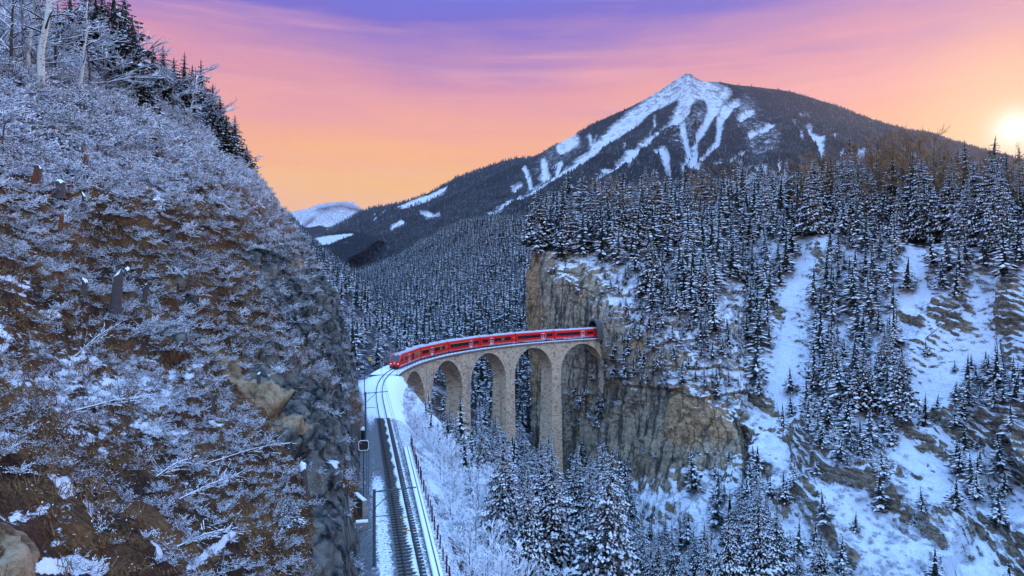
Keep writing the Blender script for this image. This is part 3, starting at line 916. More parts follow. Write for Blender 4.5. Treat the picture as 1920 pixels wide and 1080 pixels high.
# ------------------------------------------------------------------ terrain: the mountains
MT = []
SKY_MT = [(500, 470), (560, 462), (620, 456), (660, 450), (700, 438), (750, 420), (800, 398), (850, 374), (900, 349), (950, 326), (1000, 302), (1050, 275), (1100, 247),
          (1150, 221), (1200, 197), (1235, 178), (1262, 161), (1276, 152), (1288, 144), (1299, 151), (1316, 159), (1345, 163), (1375, 167), (1420, 173), (1465, 180), (1500, 188), (1560, 206), (1620, 225), (1700, 249), (1780, 270), (1850, 289),
          (1950, 315), (2100, 350), (2300, 390), (2600, 430)]
for px, top in SKY_MT:
    Yt = 4200.0 if px > 900 else 4200 - (900 - px) * 1.2
    base = 575
    col = []
    for k, f_ in enumerate((0, .22, .45, .70, .88, 1.0)):
        Y = 1750 + (Yt - 1750) * f_
        Z0, Z1 = -(base - CY) / F * 1750, -(top - CY) / F * Yt
        Z = Z0 + (Z1 - Z0) * f_ ** 0.92
        col.append(((px - CX) / F * Yt * (0.35 + 0.65 * f_) + (px - CX) / F * 1750 * 0 + (1 - f_) * 0.35 * (px - CX) / F * 1750, Y, Z))
    col.append(((px - CX) / F * Yt, Yt + 700, Z1 - 260))
    col.append(((px - CX) / F * Yt, Yt + 2500, Z1 - 1100))
    MT.append(col)
G = loft(MT, 640, 240)
mp = G.reshape(-1, 3)
mx, my = proj(mp)


def c6(L):
    return [(900 + x / 3.2, 130 + y / 3.2, w_ / 3.2) for x, y, w_ in L]


def c8(L):
    return [(1400 + x / 3.0, 200 + y / 3.0, w_ / 3.0) for x, y, w_ in L]


CHUTES = [c6(L) for L in [
    [(1243, 55, 40), (1180, 110, 110), (1050, 195, 90), (920, 290, 100), (800, 385, 75), (700, 470, 55), (640, 520, 48), (500, 625, 40), (350, 705, 32), (200, 800, 28), (60, 892, 20)],
    [(1243, 70, 90), (1300, 110, 120), (1400, 140, 110), (1470, 140, 60)], [(1240, 150, 120), (1225, 230, 60), (1130, 335, 40), (1000, 450, 38), (930, 520, 60), (880, 560, 45), (800, 605, 30), (700, 668, 12)],
    [(1400, 160, 110), (1395, 260, 60), (1370, 320, 40), (1320, 390, 38), (1290, 470, 50), (1272, 560, 62), (1305, 578, 46)],
    [(1480, 250, 60), (1450, 300, 46), (1435, 400, 34), (1380, 480, 26), (1330, 548, 22)],
    [(1205, 312, 16), (1225, 390, 16), (1248, 480, 26), (1238, 540, 18), (1212, 592, 14)],
    [(1100, 500, 60), (1120, 560, 50), (1130, 600, 26)], [(1060, 610, 16), (1040, 640, 16)], [(1060, 505, 20), (1080, 530, 20)],
    [(270, 598, 22), (285, 640, 22), (290, 700, 26)], [(385, 560, 20), (390, 620, 26), (300, 705, 18)], [(560, 425, 60), (490, 480, 40)], [(480, 560, 14), (430, 640, 14)], [(660, 400, 18), (670, 480, 18)], [(700, 400, 12), (660, 500, 12)],
    [(1050, 290, 10), (1025, 370, 12), (1020, 420, 10)], [(1540, 200, 40), (1480, 250, 40)], [(910, 550, 12), (908, 610, 10)], [(740, 610, 26), (800, 600, 16)], [(870, 450, 14), (875, 510, 10)],
    [(1890, 310, 20), (1893, 360, 14)], [(1580, 480, 14), (1510, 530, 12)], [(1420, 540, 30), (1450, 530, 20)], [(1720, 580, 12), (1725, 610, 8)], [(1835, 590, 12), (1835, 620, 8)],
    [(1690, 380, 14), (1620, 400, 10)], [(1640, 250, 26), (1560, 300, 20)], [(190, 690, 30), (240, 670, 20)], [(130, 800, 14), (160, 740, 10)]]]
CHUTES += [c8(L) for L in [
    [(268, 85, 24), (285, 140, 18), (312, 185, 10)], [(310, 40, 22), (355, 38, 20)], [(355, 115, 50), (360, 165, 44), (410, 205, 44), (425, 240, 34), (430, 285, 16)], [(480, 170, 30), (515, 140, 24)],
    [(540, 255, 20), (555, 290, 16), (520, 300, 20)], [(690, 215, 20), (650, 250, 50), (635, 300, 34)], [(720, 210, 26), (780, 245, 26)], [(110, 330, 14), (115, 360, 12)], [(220, 330, 12), (225, 355, 8)], [(110, 130, 20), (140, 110, 16)],
    [(420, 330, 8), (422, 360, 6)], [(560, 320, 8), (565, 345, 6)]]]
CHUTES += [[(820, 398, 5), (800, 405, 5)], [(755, 418, 8), (735, 428, 8)], [(790, 397, 6), (805, 399, 10)], [(700, 420, 5)], [(760, 402, 3)]]
# widen towards true ground footprint; wander a little
wob = fbm(mp * 0.006, 4, seed=111)
msnow = seg_field(mx + 3.5 * wob, my + 3.5 * fbm(mp * 0.006, 4, seed=113), CHUTES, 9)
part = seg_field(mx, my, [c6([(560, 440, 170), (400, 560, 160), (330, 600, 100)]), c6([(1250, 300, 120), (1200, 400, 160)]), c6([(1320, 280, 120)]), c6([(1600, 260, 160), (1560, 340, 100)]), c6([(1130, 420, 80)]), c6([(1440, 210, 140)]), c6([(1700, 420, 260)])], 30)
high = smooth(my, 260, 150) * smooth(np.abs(mx - 1310), 230, 60)
msnow = np.clip(msnow + 0.42 * part + 0.22 * high, 0, 1)
rl = 75 * fbm(mp * np.array([0.0022, 0.0011, 0.0011]), 5, 0.55, seed=115, ridged=True) + 12 * fbm(mp * 0.012, 4, seed=117)
rl -= 26 * msnow + 24
edge_keep = smooth(np.abs(mp[:, 1] - np.interp(mx, [500, 900], [3700, 4200])), 0, 1100)
nn = grid_normals(G)
nn *= -np.sign(nn[..., 1:2] + 1e-9)
G = G + nn * (rl * (0.25 + 0.75 * edge_keep)).reshape(G.shape[0], G.shape[1], 1)
T_mt = terrain('mountain', G, M_mount, attrs={'snow': msnow})


def far_ridge(name, sky, Y, base, depth, mat, snow=None, nr=260, nc=40, rough=20.0, seed=130):
    cols = []
    for px, top in sky:
        t0, t1 = P(px, base, Y - depth), P(px, top, Y)
        t0[0] = t1[0]
        cols.append([t0, t0 * .5 + t1 * .5, t1, t1 + np.array([0, depth * .5, -abs(t1[2] - t0[2]) * .6 - 50])])
    G_ = loft(cols, nr, nc)
    p_ = G_.reshape(-1, 3)
    a_, b_ = proj(p_)
    G_[..., 2] += (rough * fbm(p_ * (0.9 / rough / 3), 5, 0.5, seed=seed)).reshape(G_.shape[:2]) - rough * .3
    sn_ = snow(a_, b_, p_) if snow else np.zeros(len(p_))
    return terrain(name, G_, mat, attrs={'snow': sn_})


T_sh = far_ridge('wooded_ridge', [(480, 462), (560, 456), (600, 446), (620, 440), (653, 418), (692, 397), (730, 387), (770, 378), (812, 362), (840, 346), (867, 332), (910, 316), (956, 302), (1000, 298), (1080, 300), (1200, 330)],
                 5600, 520, 1900, M_mount, lambda a, b, p: np.clip(seg_field(a, b, [[(748, 387, 6), (775, 380, 10), (812, 366, 12), (836, 352, 6)], [(700, 402, 4), (704, 410, 4)], [(720, 396, 4)]], 4) + 0.18 * smooth(fbm(p * 0.004, 3, seed=5), 0.1, .5), 0, 1), rough=16)
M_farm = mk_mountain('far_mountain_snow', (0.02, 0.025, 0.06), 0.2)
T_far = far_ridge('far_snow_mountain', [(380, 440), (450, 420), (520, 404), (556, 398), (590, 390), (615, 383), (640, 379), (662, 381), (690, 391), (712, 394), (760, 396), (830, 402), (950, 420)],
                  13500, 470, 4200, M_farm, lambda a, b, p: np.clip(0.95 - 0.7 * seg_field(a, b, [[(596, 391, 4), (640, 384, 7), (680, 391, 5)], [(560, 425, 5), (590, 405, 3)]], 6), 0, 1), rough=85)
T_dk = far_ridge('dark_ridge', [(440, 440), (520, 434), (556, 430), (575, 427), (600, 424), (622, 426), (645, 434), (700, 440), (800, 450)], 6900, 480, 1200, M_mount,
                 lambda a, b, p: seg_field(a, b, [[(614, 430, 4), (620, 438, 5)], [(540, 432, 3), (560, 428, 3)]], 3), rough=20)
T_mead = far_ridge('snow_meadow', [(480, 466), (540, 462), (575, 455), (600, 449), (625, 442), (650, 437), (672, 436), (720, 452)], 3000, 500, 900, M_mount,
                   lambda a, b, p: np.clip(seg_field(a, b, [[(560, 458, 14), (600, 452, 16), (640, 443, 10), (660, 438, 4)]], 4), 0, 1), rough=6)

# the valley ground runs on beneath everything to the far hills
gb = loft([[(x, y, -118 - 0.01 * abs(y) * 0 + 0) for x in np.linspace(-11000, 11000, 6)] for y in (-600, 1500, 5000, 10000, 16000)], 60, 60)
T_ground = terrain('ground', gb, M_floor, flip=True)
#@PART3
# ------------------------------------------------------------------ railway
def mk_bed():
    m, t = new_mat('ballast_and_snow')
    uv = t.n('ShaderNodeUVMap', uv_map='UVMap').outputs[0]
    sep = t.n('ShaderNodeSeparateXYZ', {0: uv})
    along, off = sep.outputs[0], sep.outputs[1]
    pos = t.n('ShaderNodeNewGeometry').outputs['Position']
    n1 = t.noise(pos, 9.0, 4, 0.7)
    n2 = t.noise(pos, 1.3, 4, 0.6)
    gravel = t.ramp(n1, [(0.3, (0.035, 0.036, 0.038)), (0.5, (0.13, 0.13, 0.13)), (0.7, (0.28, 0.28, 0.27))])
    # snow lies in bands along the track: cross position after a wobble
    o = t.math('ADD', off, t.math('MULTIPLY', t.math('SUBTRACT', n2, 0.5), 0.5))
    far = t.step(along, 62.0, 80.0)
    band = t.ramp(t.math('DIVIDE', o, 8.0), [(0.10, (0.3,) * 3), (0.19, (0.5,) * 3), (0.235, (0.72,) * 3), (0.325, (0.64,) * 3), (0.365, (0.4,) * 3), (0.46, (0.36,) * 3), (0.50, (0.62,) * 3),
                                              (0.545, (0.82,) * 3), (0.565, (0.42,) * 3), (0.60, (0.72,) * 3), (0.66, (0.5,) * 3), (0.75, (0.62,) * 3)])
    bv = t.math('ADD', band, t.math('MULTIPLY', far, 0.42))
    mid = t.math('MULTIPLY', t.step(along, 28.0, 36.0), t.step(along, 66.0, 52.0))
    bv = t.math('SUBTRACT', bv, t.math('MULTIPLY', mid, t.math('MULTIPLY', t.step(o, 3.3, 2.6), 0.3)))
    n3 = t.noise(pos, 5.0, 5, 0.75)
    bv = t.math('ADD', bv, t.math('MULTIPLY', t.step(along, 60.0, 66.0), t.math('MULTIPLY', t.step(o, 2.4, 3.2), 0.55)))
    sm = t.step(t.math('ADD', bv, t.math('MULTIPLY', t.math('SUBTRACT', n3, 0.5), 1.5)), 0.52, 0.66)
    return finish(m, t, t.mix(sm, gravel, SNOW), 0.9, t.math('ADD', n1, sm), 0.6, 0.06, 0.1)


M_bed = mk_bed()
# bed: offsets -4.0 .. +2.6, rail level is dz = 0
bed = ribbon('track_bed', -52, 110, 0.8, [(-3.9, -0.75), (-2.6, -0.45), (-1.6, -0.34), (-0.9, -0.28), (0.9, -0.28), (1.7, -0.36), (2.5, -0.55), (3.6, -1.6), (4.4, -2.6)], M_bed, kind='structure', smooth_=True)

railway = empty('railway_track', track(0.0), 'single metre-gauge railway track running from the viaduct down to the bottom edge', 'railway track')
base0 = Vector(track(0.0))


def rel(p, root):
    return Vector(p) - root.location


def sweep_part(name, parent, s0, s1, step, profile, mat, closed=True):
    o = ribbon(name, s0, s1, step, profile, mat, parent, closed=closed)
    o.matrix_parent_inverse = Matrix.Translation(-parent.location)
    return o


for sgn in (-1, 1):
    c = 0.535 * sgn
    sweep_part('rail', railway, -52, 226, 0.8, [(c - .055, -.17), (c - .02, -.13), (c - .035, -.03), (c - .035, 0), (c + .035, 0), (c + .035, -.03), (c + .02, -.13), (c + .055, -.17)], M_rail)
mb = MB()
mb.box((0, 0, 0), (1.9, 0.24, 0.16))
for x_ in (-.535, .535):
    mb.box((x_, 0, 0.09), (0.2, 0.2, 0.03))
sl_me = mb.mesh('sleeper', [M_sleeper])
s_ = -9.0
while s_ < 62:
    o = link('sleeper', sl_me, railway)
    o.location = rel(track(s_, 0, -.265), railway)
    o.rotation_euler = (0, 0, -heading(s_) + random.uniform(-.01, .01))
    s_ += 0.62
# snow lying over the sleepers on the valley-side half of the track
sp_v, sp_f = [], []
n_ = 0
for s_ in np.arange(-9.0, 61.5, 0.155):
    k_ = ((s_ + 9.0) % 0.62) / 0.62
    on = 1 if (k_ < .22 or k_ > .78) else 0
    lo = .10 + .10 * math.sin(s_ * 1.3) + random.uniform(-.07, .07) + (.16 if on else -.05)
    lo = min(lo + .07, .37)
    hi = .44
    zt = -.165 + random.uniform(-.012, .012)
    for o_, z_ in ((lo - .03, -.27), (lo + .03, zt), ((lo + hi) / 2, zt + .012), (hi, zt - .01), (hi + .02, -.27)):
        sp_v.append(track(s_, o_, z_) - np.array(railway.location))
    if n_:
        b_ = (n_ - 1) * 5
        sp_f += [(b_ + i, b_ + i + 1, b_ + i + 6, b_ + i + 5) for i in range(4)]
    n_ += 1
link('snow_strip', raw_mesh('snow_strip', np.array(sp_v), np.array(sp_f), [M_snow], smooth_=True), railway)
M_timber = simple('orange_timber_sleeper', (0.42, 0.26, 0.12), 0.8)
mb = MB()
mb.box((0, 0, 0), (0.62, 0.26, 0.10))
tm_me = mb.mesh('timber_block', [M_timber])
for s_ in (15.1, 18.3):
    o = link('timber_block', tm_me, railway, label='pale orange plate between the rails')
    o.location = rel(track(s_, 0.12, -.16), railway)
    o.rotation_euler = (0, 0, -heading(s_))

# retaining wall with a cable duct on the valley side
rw = empty('retaining_wall', track(20.0, 2.0, -1), 'low concrete ledge under smooth snow beside the track on the valley side', 'wall')


def lerp_off(s, shift=0.0):
    return float(np.interp(s, [-30, 0, 42, 60], [1.42, 1.55, 2.05, 2.35])) + shift


def var_ribbon(name, parent, s0, s1, profile, mat, step=0.8):
    ss_ = np.arange(s0, s1 + .01, step)
    prof = list(profile) + [profile[0]]
    rows = np.stack([np.stack([track(s__, lerp_off(s__) + o_, z_) for s__ in ss_]) for o_, z_ in prof], 1)
    me = raw_mesh(name, rows.reshape(-1, 3) - np.array(parent.location), grid_faces(*rows.shape[:2], True), [mat])
    return link(name, me, parent)


var_ribbon('wall_body', rw, -30, 43, [(-.32, -2.2), (-.32, -.12), (.36, -.12), (.36, -2.8)], M_conc)
var_ribbon('snow_cover', rw, -30, 43, [(-.33, -.117), (-.28, -.03), (.04, -.03), (.06, -.117)], M_snow)
var_ribbon('snow_ridge', rw, -30, 43, [(.13, -.117), (.15, -.01), (.34, -.02), (.38, -.117)], M_snow)
var_ribbon('cable_duct', rw, -30, 43, [(.064, -.118), (.064, -.085), (.126, -.085), (.126, -.118)], M_black)

# rusty stakes along the ledge
mb = MB()
mb.box((0, 0, .5), (.10, .10, 1.7))
mb.box((0.03, 0, 1.36), (.05, .05, .12))
st_me = mb.mesh('stake', [M_rust])
fence = empty('stake_fence', track(20.0, 2.6, -.6), 'row of rusty red steel stakes on the valley side of the track ledge', 'fence')
fs = []
s_ = -14.0
while s_ < 47:
    o = link('stake', st_me, fence)
    p = track(s_, lerp_off(s_, .75), -.75)
    o.location = rel(p, fence)
    o.rotation_euler = (random.uniform(-.05, .05), random.uniform(-.05, .05), random.random())
    o.scale = (1, 1, random.uniform(.8, 1.15))
    fs.append(Vector(o.location) + Vector((0, 0, 1.1)))
    s_ += random.uniform(1.9, 2.5)
mb = MB()
for dz in (0, -.45):
    for a, b in zip(fs[:-1], fs[1:]):
        mb.tube([a + Vector((0, 0, dz)), b + Vector((0, 0, dz))], .012, 4, cap=False)
mb.obj('wire', [M_rust], fence)


# ------------------------------------------------------------------ viaduct
VS0, VS1 = 117.0, 228.0
ARCH = [(117.5, 136.6), (140.9, 160.2), (164.3, 182.7), (186.9, 204.3), (208.3, 226.4)]
R0, L0 = 2.05, -3.5           # half width of the masonry at the deck


def mk_stone():
    m, t = new_mat('viaduct_masonry')
    uv = t.n('ShaderNodeUVMap', uv_map='UVMap').outputs[0]
    pos = t.n('ShaderNodeNewGeometry').outputs['Position']
    wob = t.vmath('ADD', uv, t.vmath('MULTIPLY', t.vmath('SUBTRACT', t.noise(uv, 1.2, 3, out=1), (.5, .5, .5)), (.25, .25, 0)))
    br = t.n('ShaderNodeTexBrick', {'Vector': wob, 'Color1': (0.0, 0, 0, 1), 'Color2': (1, 1, 1, 1), 'Mortar': (0.5, .5, .5, 1), 'Scale': 1.0, 'Mortar Size': 0.035, 'Mortar Smooth': 0.3, 'Bias': 0.0,
                                    'Brick Width': 0.85, 'Row Height': 0.42}, offset=0.5)
    vor = t.n('ShaderNodeTexVoronoi', {'Vector': t.vmath('MULTIPLY', wob, (1.15, 2.2, 1.0)), 'Scale': 1.0})
    rnd = t.n('ShaderNodeSeparateXYZ', {0: vor.outputs['Color']}).outputs[0]
    c = t.ramp(rnd, [(0.0, (0.30, 0.22, 0.15)), (0.16, (0.60, 0.43, 0.27)), (0.4, (0.76, 0.54, 0.33)), (0.6, (0.84, 0.61, 0.38)), (0.8, (0.80, 0.54, 0.34)), (0.92, (0.50, 0.42, 0.34)), (1.0, (0.84, 0.69, 0.52))], 'LINEAR')
    big = t.noise(pos, 0.12, 4)
    c = t.mix(t.step(big, 0.5, 0.75), c, t.mix(0.5, c, (0.30, 0.28, 0.26)))
    stain = t.noise(t.vmath('MULTIPLY', pos, (.5, .5, .05)), 1.0, 4)
    c = t.mix(t.math('MULTIPLY', t.step(stain, 0.52, 0.7), 0.45), c, (0.13, 0.115, 0.10))
    c = t.mix(br.outputs['Fac'], c, (0.19, 0.165, 0.14))
    h = t.math('ADD', t.math('MULTIPLY', rnd, 0.5), t.math('MULTIPLY', br.outputs['Fac'], -0.9))
    return finish(m, t, c, 0.9, h, 0.7, 0.08, 0.1)


M_stone = mk_stone()
via = empty('stone_viaduct', track(117.0, 0, -3), 'curved stone railway viaduct with tall slender piers and round arches', 'viaduct')
VL = np.array(via.location)


class UVM:
    """quad collector with uv"""
    def __init__(s):
        s.v, s.f, s.u = [], [], []

    def quad(s, ps, us):
        b = len(s.v)
        s.v += [np.asarray(p) for p in ps]
        s.f.append((b, b + 1, b + 2, b + 3))
        s.u += list(us)

    def obj(s, name, mat, parent, origin):
        me = raw_mesh(name, np.array(s.v) - origin, np.array(s.f), [mat])
        l = me.uv_layers.new(name='UVMap')
        l.data.foreach_set('uv', np.array(s.u, np.float32)[np.array(s.f).ravel()].ravel())
        return link(name, me, parent)


DECK = -0.62                     # underside of the coping below rail


def arch_z(s, a, b):
    c_, r_ = (a + b) / 2, (b - a) / 2
    crown = track((a + b) / 2, 0, DECK - 1.15)[2]
    return crown - r_ + math.sqrt(max(r_ * r_ - (s - c_) ** 2, 0)) * 1.0


def spring_z(a, b):
    return track((a + b) / 2, 0, DECK - 1.15)[2] - (b - a) / 2


# spandrel walls (both faces) and soffits
sw_ = UVM()
for (a, b) in ARCH:
    th = np.linspace(math.pi, 0, 37)
    ss_ = (a + b) / 2 + (b - a) / 2 * np.cos(th)
    for s1, s2 in zip(ss_[:-1], ss_[1:]):
        z1, z2 = arch_z(s1, a, b), arch_z(s2, a, b)
        for off, fl in ((R0, 0), (L0, 1)):
            p1, p2 = track(s1, off, DECK), track(s2, off, DECK)
            b1, b2 = p1.copy(), p2.copy()
            b1[2], b2[2] = z1, z2
            q = [b1, b2, p2, p1]
            u = [(s1, b1[2]), (s2, b2[2]), (s2, p2[2]), (s1, p1[2])]
            sw_.quad(q if not fl else q[::-1], u if not fl else u[::-1])
# spandrel above piers, down to the lower of the springings
PIERS = [(ARCH[i][1], ARCH[i + 1][0]) for i in range(4)]
for i, (a, b) in enumerate(PIERS):
    zs = min(spring_z(*ARCH[i]), spring_z(*ARCH[i + 1]))
    for s1, s2 in zip(np.linspace(a, b, 5)[:-1], np.linspace(a, b, 5)[1:]):
        for off, fl in ((R0, 0), (L0, 1)):
            p1, p2 = track(s1, off, DECK), track(s2, off, DECK)
            b1, b2 = p1.copy(), p2.copy()
            b1[2] = b2[2] = zs
            q = [b1, b2, p2, p1]
            u = [(s1, zs), (s2, zs), (s2, p2[2]), (s1, p1[2])]
            sw_.quad(q if not fl else q[::-1], u if not fl else u[::-1])
    for s_e, other in ((a, ARCH[i]), (b, ARCH[i + 1])):       # little cheek between the two springing heights
        zt = spring_z(*other)
        if zt > zs + .01:
            q = [track(s_e, L0), track(s_e, R0), track(s_e, R0), track(s_e, L0)]
            for k, z_ in enumerate((zs, zs, zt, zt)):
                q[k][2] = z_
            sw_.quad(q, [(0, zs), (4, zs), (4, zt), (0, zt)])
sw_.obj('spandrel_wall', M_stone, via, VL)

# one vault per arch, and its ring of voussoirs standing a little proud
for (a, b) in ARCH:
    vt, rgs = UVM(), (UVM(), UVM())
    th = np.linspace(math.pi, 0, 37)
    r_, c_ = (b - a) / 2, (a + b) / 2
    zc = spring_z(a, b)
    arc = 0.0
    for t1, t2 in zip(th[:-1], th[1:]):
        pts = []
        for t_ in (t1, t2):
            s_, z_ = c_ + r_ * math.cos(t_), zc + r_ * math.sin(t_)
            pl, pr = track(s_, L0), track(s_, R0)
            pl[2] = pr[2] = z_
            pts.append((pl, pr))
        l_ = r_ * abs(t2 - t1)
        vt.quad([pts[0][0], pts[1][0], pts[1][1], pts[0][1]], [(0, arc), (0, arc + l_), (4.1, arc + l_), (4.1, arc)])
        for off, fl in ((R0 + .05, 0), (L0 - .05, 1)):
            q = []
            for t_, rr_ in ((t1, r_ + .0), (t2, r_ + .0), (t2, r_ + .55), (t1, r_ + .55)):
                p = track(c_ + rr_ * math.cos(t_), off)
                p[2] = zc + rr_ * math.sin(t_)
                q.append(p)
            u = [(arc * 1.6, 0), ((arc + l_) * 1.6, 0), ((arc + l_) * 1.6, .4), (arc * 1.6, .4)]
            rgs[fl].quad(q if not fl else q[::-1], u if not fl else u[::-1])
            q2 = []
            for t_, o_ in ((t1, off), (t2, off), (t2, off - .05 * (1 if not fl else -1)), (t1, off - .05 * (1 if not fl else -1))):
                p = track(c_ + r_ * math.cos(t_), o_)
                p[2] = zc + r_ * math.sin(t_)
                q2.append(p)
            rgs[fl].quad(q2, [(0, 0), (.5, 0), (.5, .1), (0, .1)])
        arc += l_
    vt.obj('arch_vault', M_stone, via, VL)
    for rg in rgs:
        rg.obj('arch_ring', M_stone, via, VL)

# piers: tapering masonry shafts
PIER_BASE = [-36, -52, -66, -74, -36]
for i, (a, b) in enumerate(PIERS + [(226.4, 228.6)]):
    pm = UVM()
    zt = min(spring_z(*ARCH[i]), spring_z(*ARCH[i + 1])) if i < 4 else float(track(227.5, 0, DECK)[2])
    zb = PIER_BASE[i]
    levels = np.linspace(zt, zb, 14)
    for z1, z2 in zip(levels[:-1], levels[1:]):
        def ring(z):
            k = (zt - z) * (0.016 if i < 4 else 0.0)
            out = []
            for s_, o_ in ((a - k, R0 + k * .6), ((a + b) / 2, R0 + k * .6), (b + k, R0 + k * .6), (b + k, L0 - k * 1.6), ((a + b) / 2, L0 - k * 1.6), (a - k, L0 - k * 1.6)):
                p = track(s_, o_)
                p[2] = z
                out.append((p, s_, o_))
            return out
        A_, B_ = ring(z1), ring(z2)
        for k in range(6):
            k2 = (k + 1) % 6
            if k in (0, 1, 3, 4):
                u1, u2 = A_[k][1], A_[k2][1]
            else:
                u1, u2 = A_[k][2], A_[k2][2]
            pm.quad([A_[k][0], B_[k][0], B_[k2][0], A_[k2][0]], [(u1, z1), (u1, z2), (u2, z2), (u2, z1)])
    pm.obj('pier', M_stone, via, VL)
# abutment on the near bank: wing wall flush with the spandrel
ab = UVM()
for s1, s2 in zip(np.linspace(109.5, 117.5, 5)[:-1], np.linspace(109.5, 117.5, 5)[1:]):
    for off in (R0 + .0, L0):
        p = [track(s1, off, -9), track(s2, off, -14), track(s2, off, DECK), track(s1, off, DECK)]
        ab.quad(p, [(s1, p[0][2]), (s2, p[1][2]), (s2, p[2][2]), (s1, p[3][2])])
for s_ in (117.5, 109.5):
    p = [track(s_, L0, -14), track(s_, R0, -14), track(s_, R0, DECK), track(s_, L0, DECK)]
    ab.quad(p, [(0, p[0][2]), (4.1, p[1][2]), (4.1, p[2][2]), (0, p[3][2])])
ab.obj('abutment', M_stone, via, VL)


def vpart(name, s0, s1, prof, mat, parent=via, step=0.8):
    o = ribbon(name, s0, s1, step, prof, mat, parent, closed=True)
    o.matrix_parent_inverse = Matrix.Translation(-via.location)
    return o


vpart('deck_slab', 109.5, 227, [(-3.8, -.6), (-3.8, -.3), (2.35, -.3), (2.35, -.6)], M_conc)
vpart('deck_snow', 109.5, 227, [(-3.83, -.297), (-3.79, -.2), (-1.2, -.17), (1.25, -.17), (2.34, -.2), (2.38, -.297)], M_snow)
mb = MB()
s_ = 110.0
while s_ < 226.5:
    for off in (2.2, -3.65):
        p = track(s_, off, -.79)
        mb.box(tuple(p - VL), (.34, .36, .34), rz=-heading(s_))
    s_ += 0.95
mb.obj('corbel_course', [M_stone], via, kind='stuff')

# pedestrian guard rail on both edges
for off in (2.22, -3.67):
    rail_ = vpart('guard_rail', 107.5, 225.5, [(off - .035, .78), (off - .035, .85), (off + .035, .85), (off + .035, .78)], M_mast)
    pm_ = MB()
    pm_.box((0, 0, .5), (.07, .07, 1.0))
    pme = bpy.data.meshes.get('guard_post') or pm_.mesh('guard_post', [M_mast])
    s_ = 107.5
    while s_ < 225.6:
        o = link('guard_post', pme, rail_)
        o.location = track(s_, off, -.2)
        o.rotation_euler = (0, 0, -heading(s_))
        s_ += 2.35

# tunnel mouth
tp = empty('tunnel_portal', track(226.0, 0, 0), 'dark tunnel mouth in the rock face where the train disappears', 'tunnel portal')
tp.rotation_euler = (0, 0, -heading(226.0))
M_bore = simple('dark_bore_rock', (0.02, 0.02, 0.022), 0.95)  # near-black rock lining the bore
mb = MB()
n_ = 16
prof = [(3.1 * math.cos(t_), 2.0 + 3.9 * math.sin(t_)) for t_ in np.linspace(0, math.pi, n_)]
prof = [(3.1, -.9)] + prof + [(-3.1, -.9)]
vs = [(x_, y_, z_) for y_ in (-2.5, 26) for x_, z_ in prof]
k_ = len(prof)
mb.add(vs, [(i, i + 1, k_ + i + 1, k_ + i) for i in range(k_ - 1)] + [tuple(range(k_, 2 * k_))] + [(0, k_, 2 * k_ - 1, k_ - 1)])
mb.obj('tunnel_bore', [M_bore], tp)
mb = MB()
pr2 = [(x_ * 1.0, z_) for x_, z_ in prof]
for i in range(len(prof) - 1):
    (x1, z1), (x2, z2) = prof[i], prof[i + 1]
    cxn = lambda x_, z_: (x_ * 1.22, (z_ - 1.5) * 1.16 + 1.5 if z_ > 0 else z_)
    o1, o2 = cxn(x1, z1), cxn(x2, z2)
    mb.add([(x1, -2.6, z1), (x2, -2.6, z2), (o2[0], -2.6, o2[1]), (o1[0], -2.6, o1[1]), (x1, 1.5, z1), (x2, 1.5, z2), (o2[0], 1.5, o2[1]), (o1[0], 1.5, o1[1])],
           [(0, 1, 2, 3), (0, 4, 5, 1), (3, 2, 6, 7)])
pso = mb.obj('portal_stonework', [simple('portal_stone', (0.10, 0.095, 0.09), .9, var=.5, scale=2)], tp)

# ------------------------------------------------------------------ the train
train = empty('passenger_train', track(118.2), 'red passenger train with white doors coming out of the tunnel across the viaduct', 'train')
CARL, PITCH = 17.05, 17.6
BODY = [(-1.22, .32), (-1.33, .55), (-1.33, 2.3), (-1.27, 2.95), (-1.12, 3.18)]
ROOFP = [(-1.12, 3.18), (-0.92, 3.42), (-.5, 3.6), (0, 3.66)]
BODY += [(-x_, z_) for x_, z_ in BODY[::-1]]
ROOFP += [(-x_, z_) for x_, z_ in ROOFP[-2::-1]]


def prism(mb_, prof_, y0, y1, m=0, cap=True):
    n__ = len(prof_)
    vs_ = [(x_, y0, z_) for x_, z_ in prof_] + [(x_, y1, z_) for x_, z_ in prof_]
    fs_ = [(i, n__ + i, n__ + i + 1, i + 1) for i in range(n__ - 1)]
    if cap:
        fs_ += [tuple(range(n__)), tuple(range(n__, 2 * n__))[::-1]]
    mb_.add(vs_, fs_, m)


def side_quad(mb_, y0, y1, z0, z1, sx, proud=.012, m=0, thick=.02):
    x_ = 1.33
    def xx(z):
        return (x_ if z <= 2.3 else x_ - .06 * (z - 2.3) / .65)
    a_ = sx
    vs_ = [(a_ * (xx(z0) + proud), y0, z0), (a_ * (xx(z0) + proud), y1, z0), (a_ * (xx(z1) + proud), y1, z1), (a_ * (xx(z1) + proud), y0, z1)]
    vs_ += [(a_ * (xx(z0) - thick), y0, z0), (a_ * (xx(z0) - thick), y1, z0), (a_ * (xx(z1) - thick), y1, z1), (a_ * (xx(z1) - thick), y0, z1)]
    mb_.add(vs_, [(0, 1, 2, 3), (0, 4, 5, 1), (1, 5, 6, 2), (2, 6, 7, 3), (3, 7, 4, 0)], m)


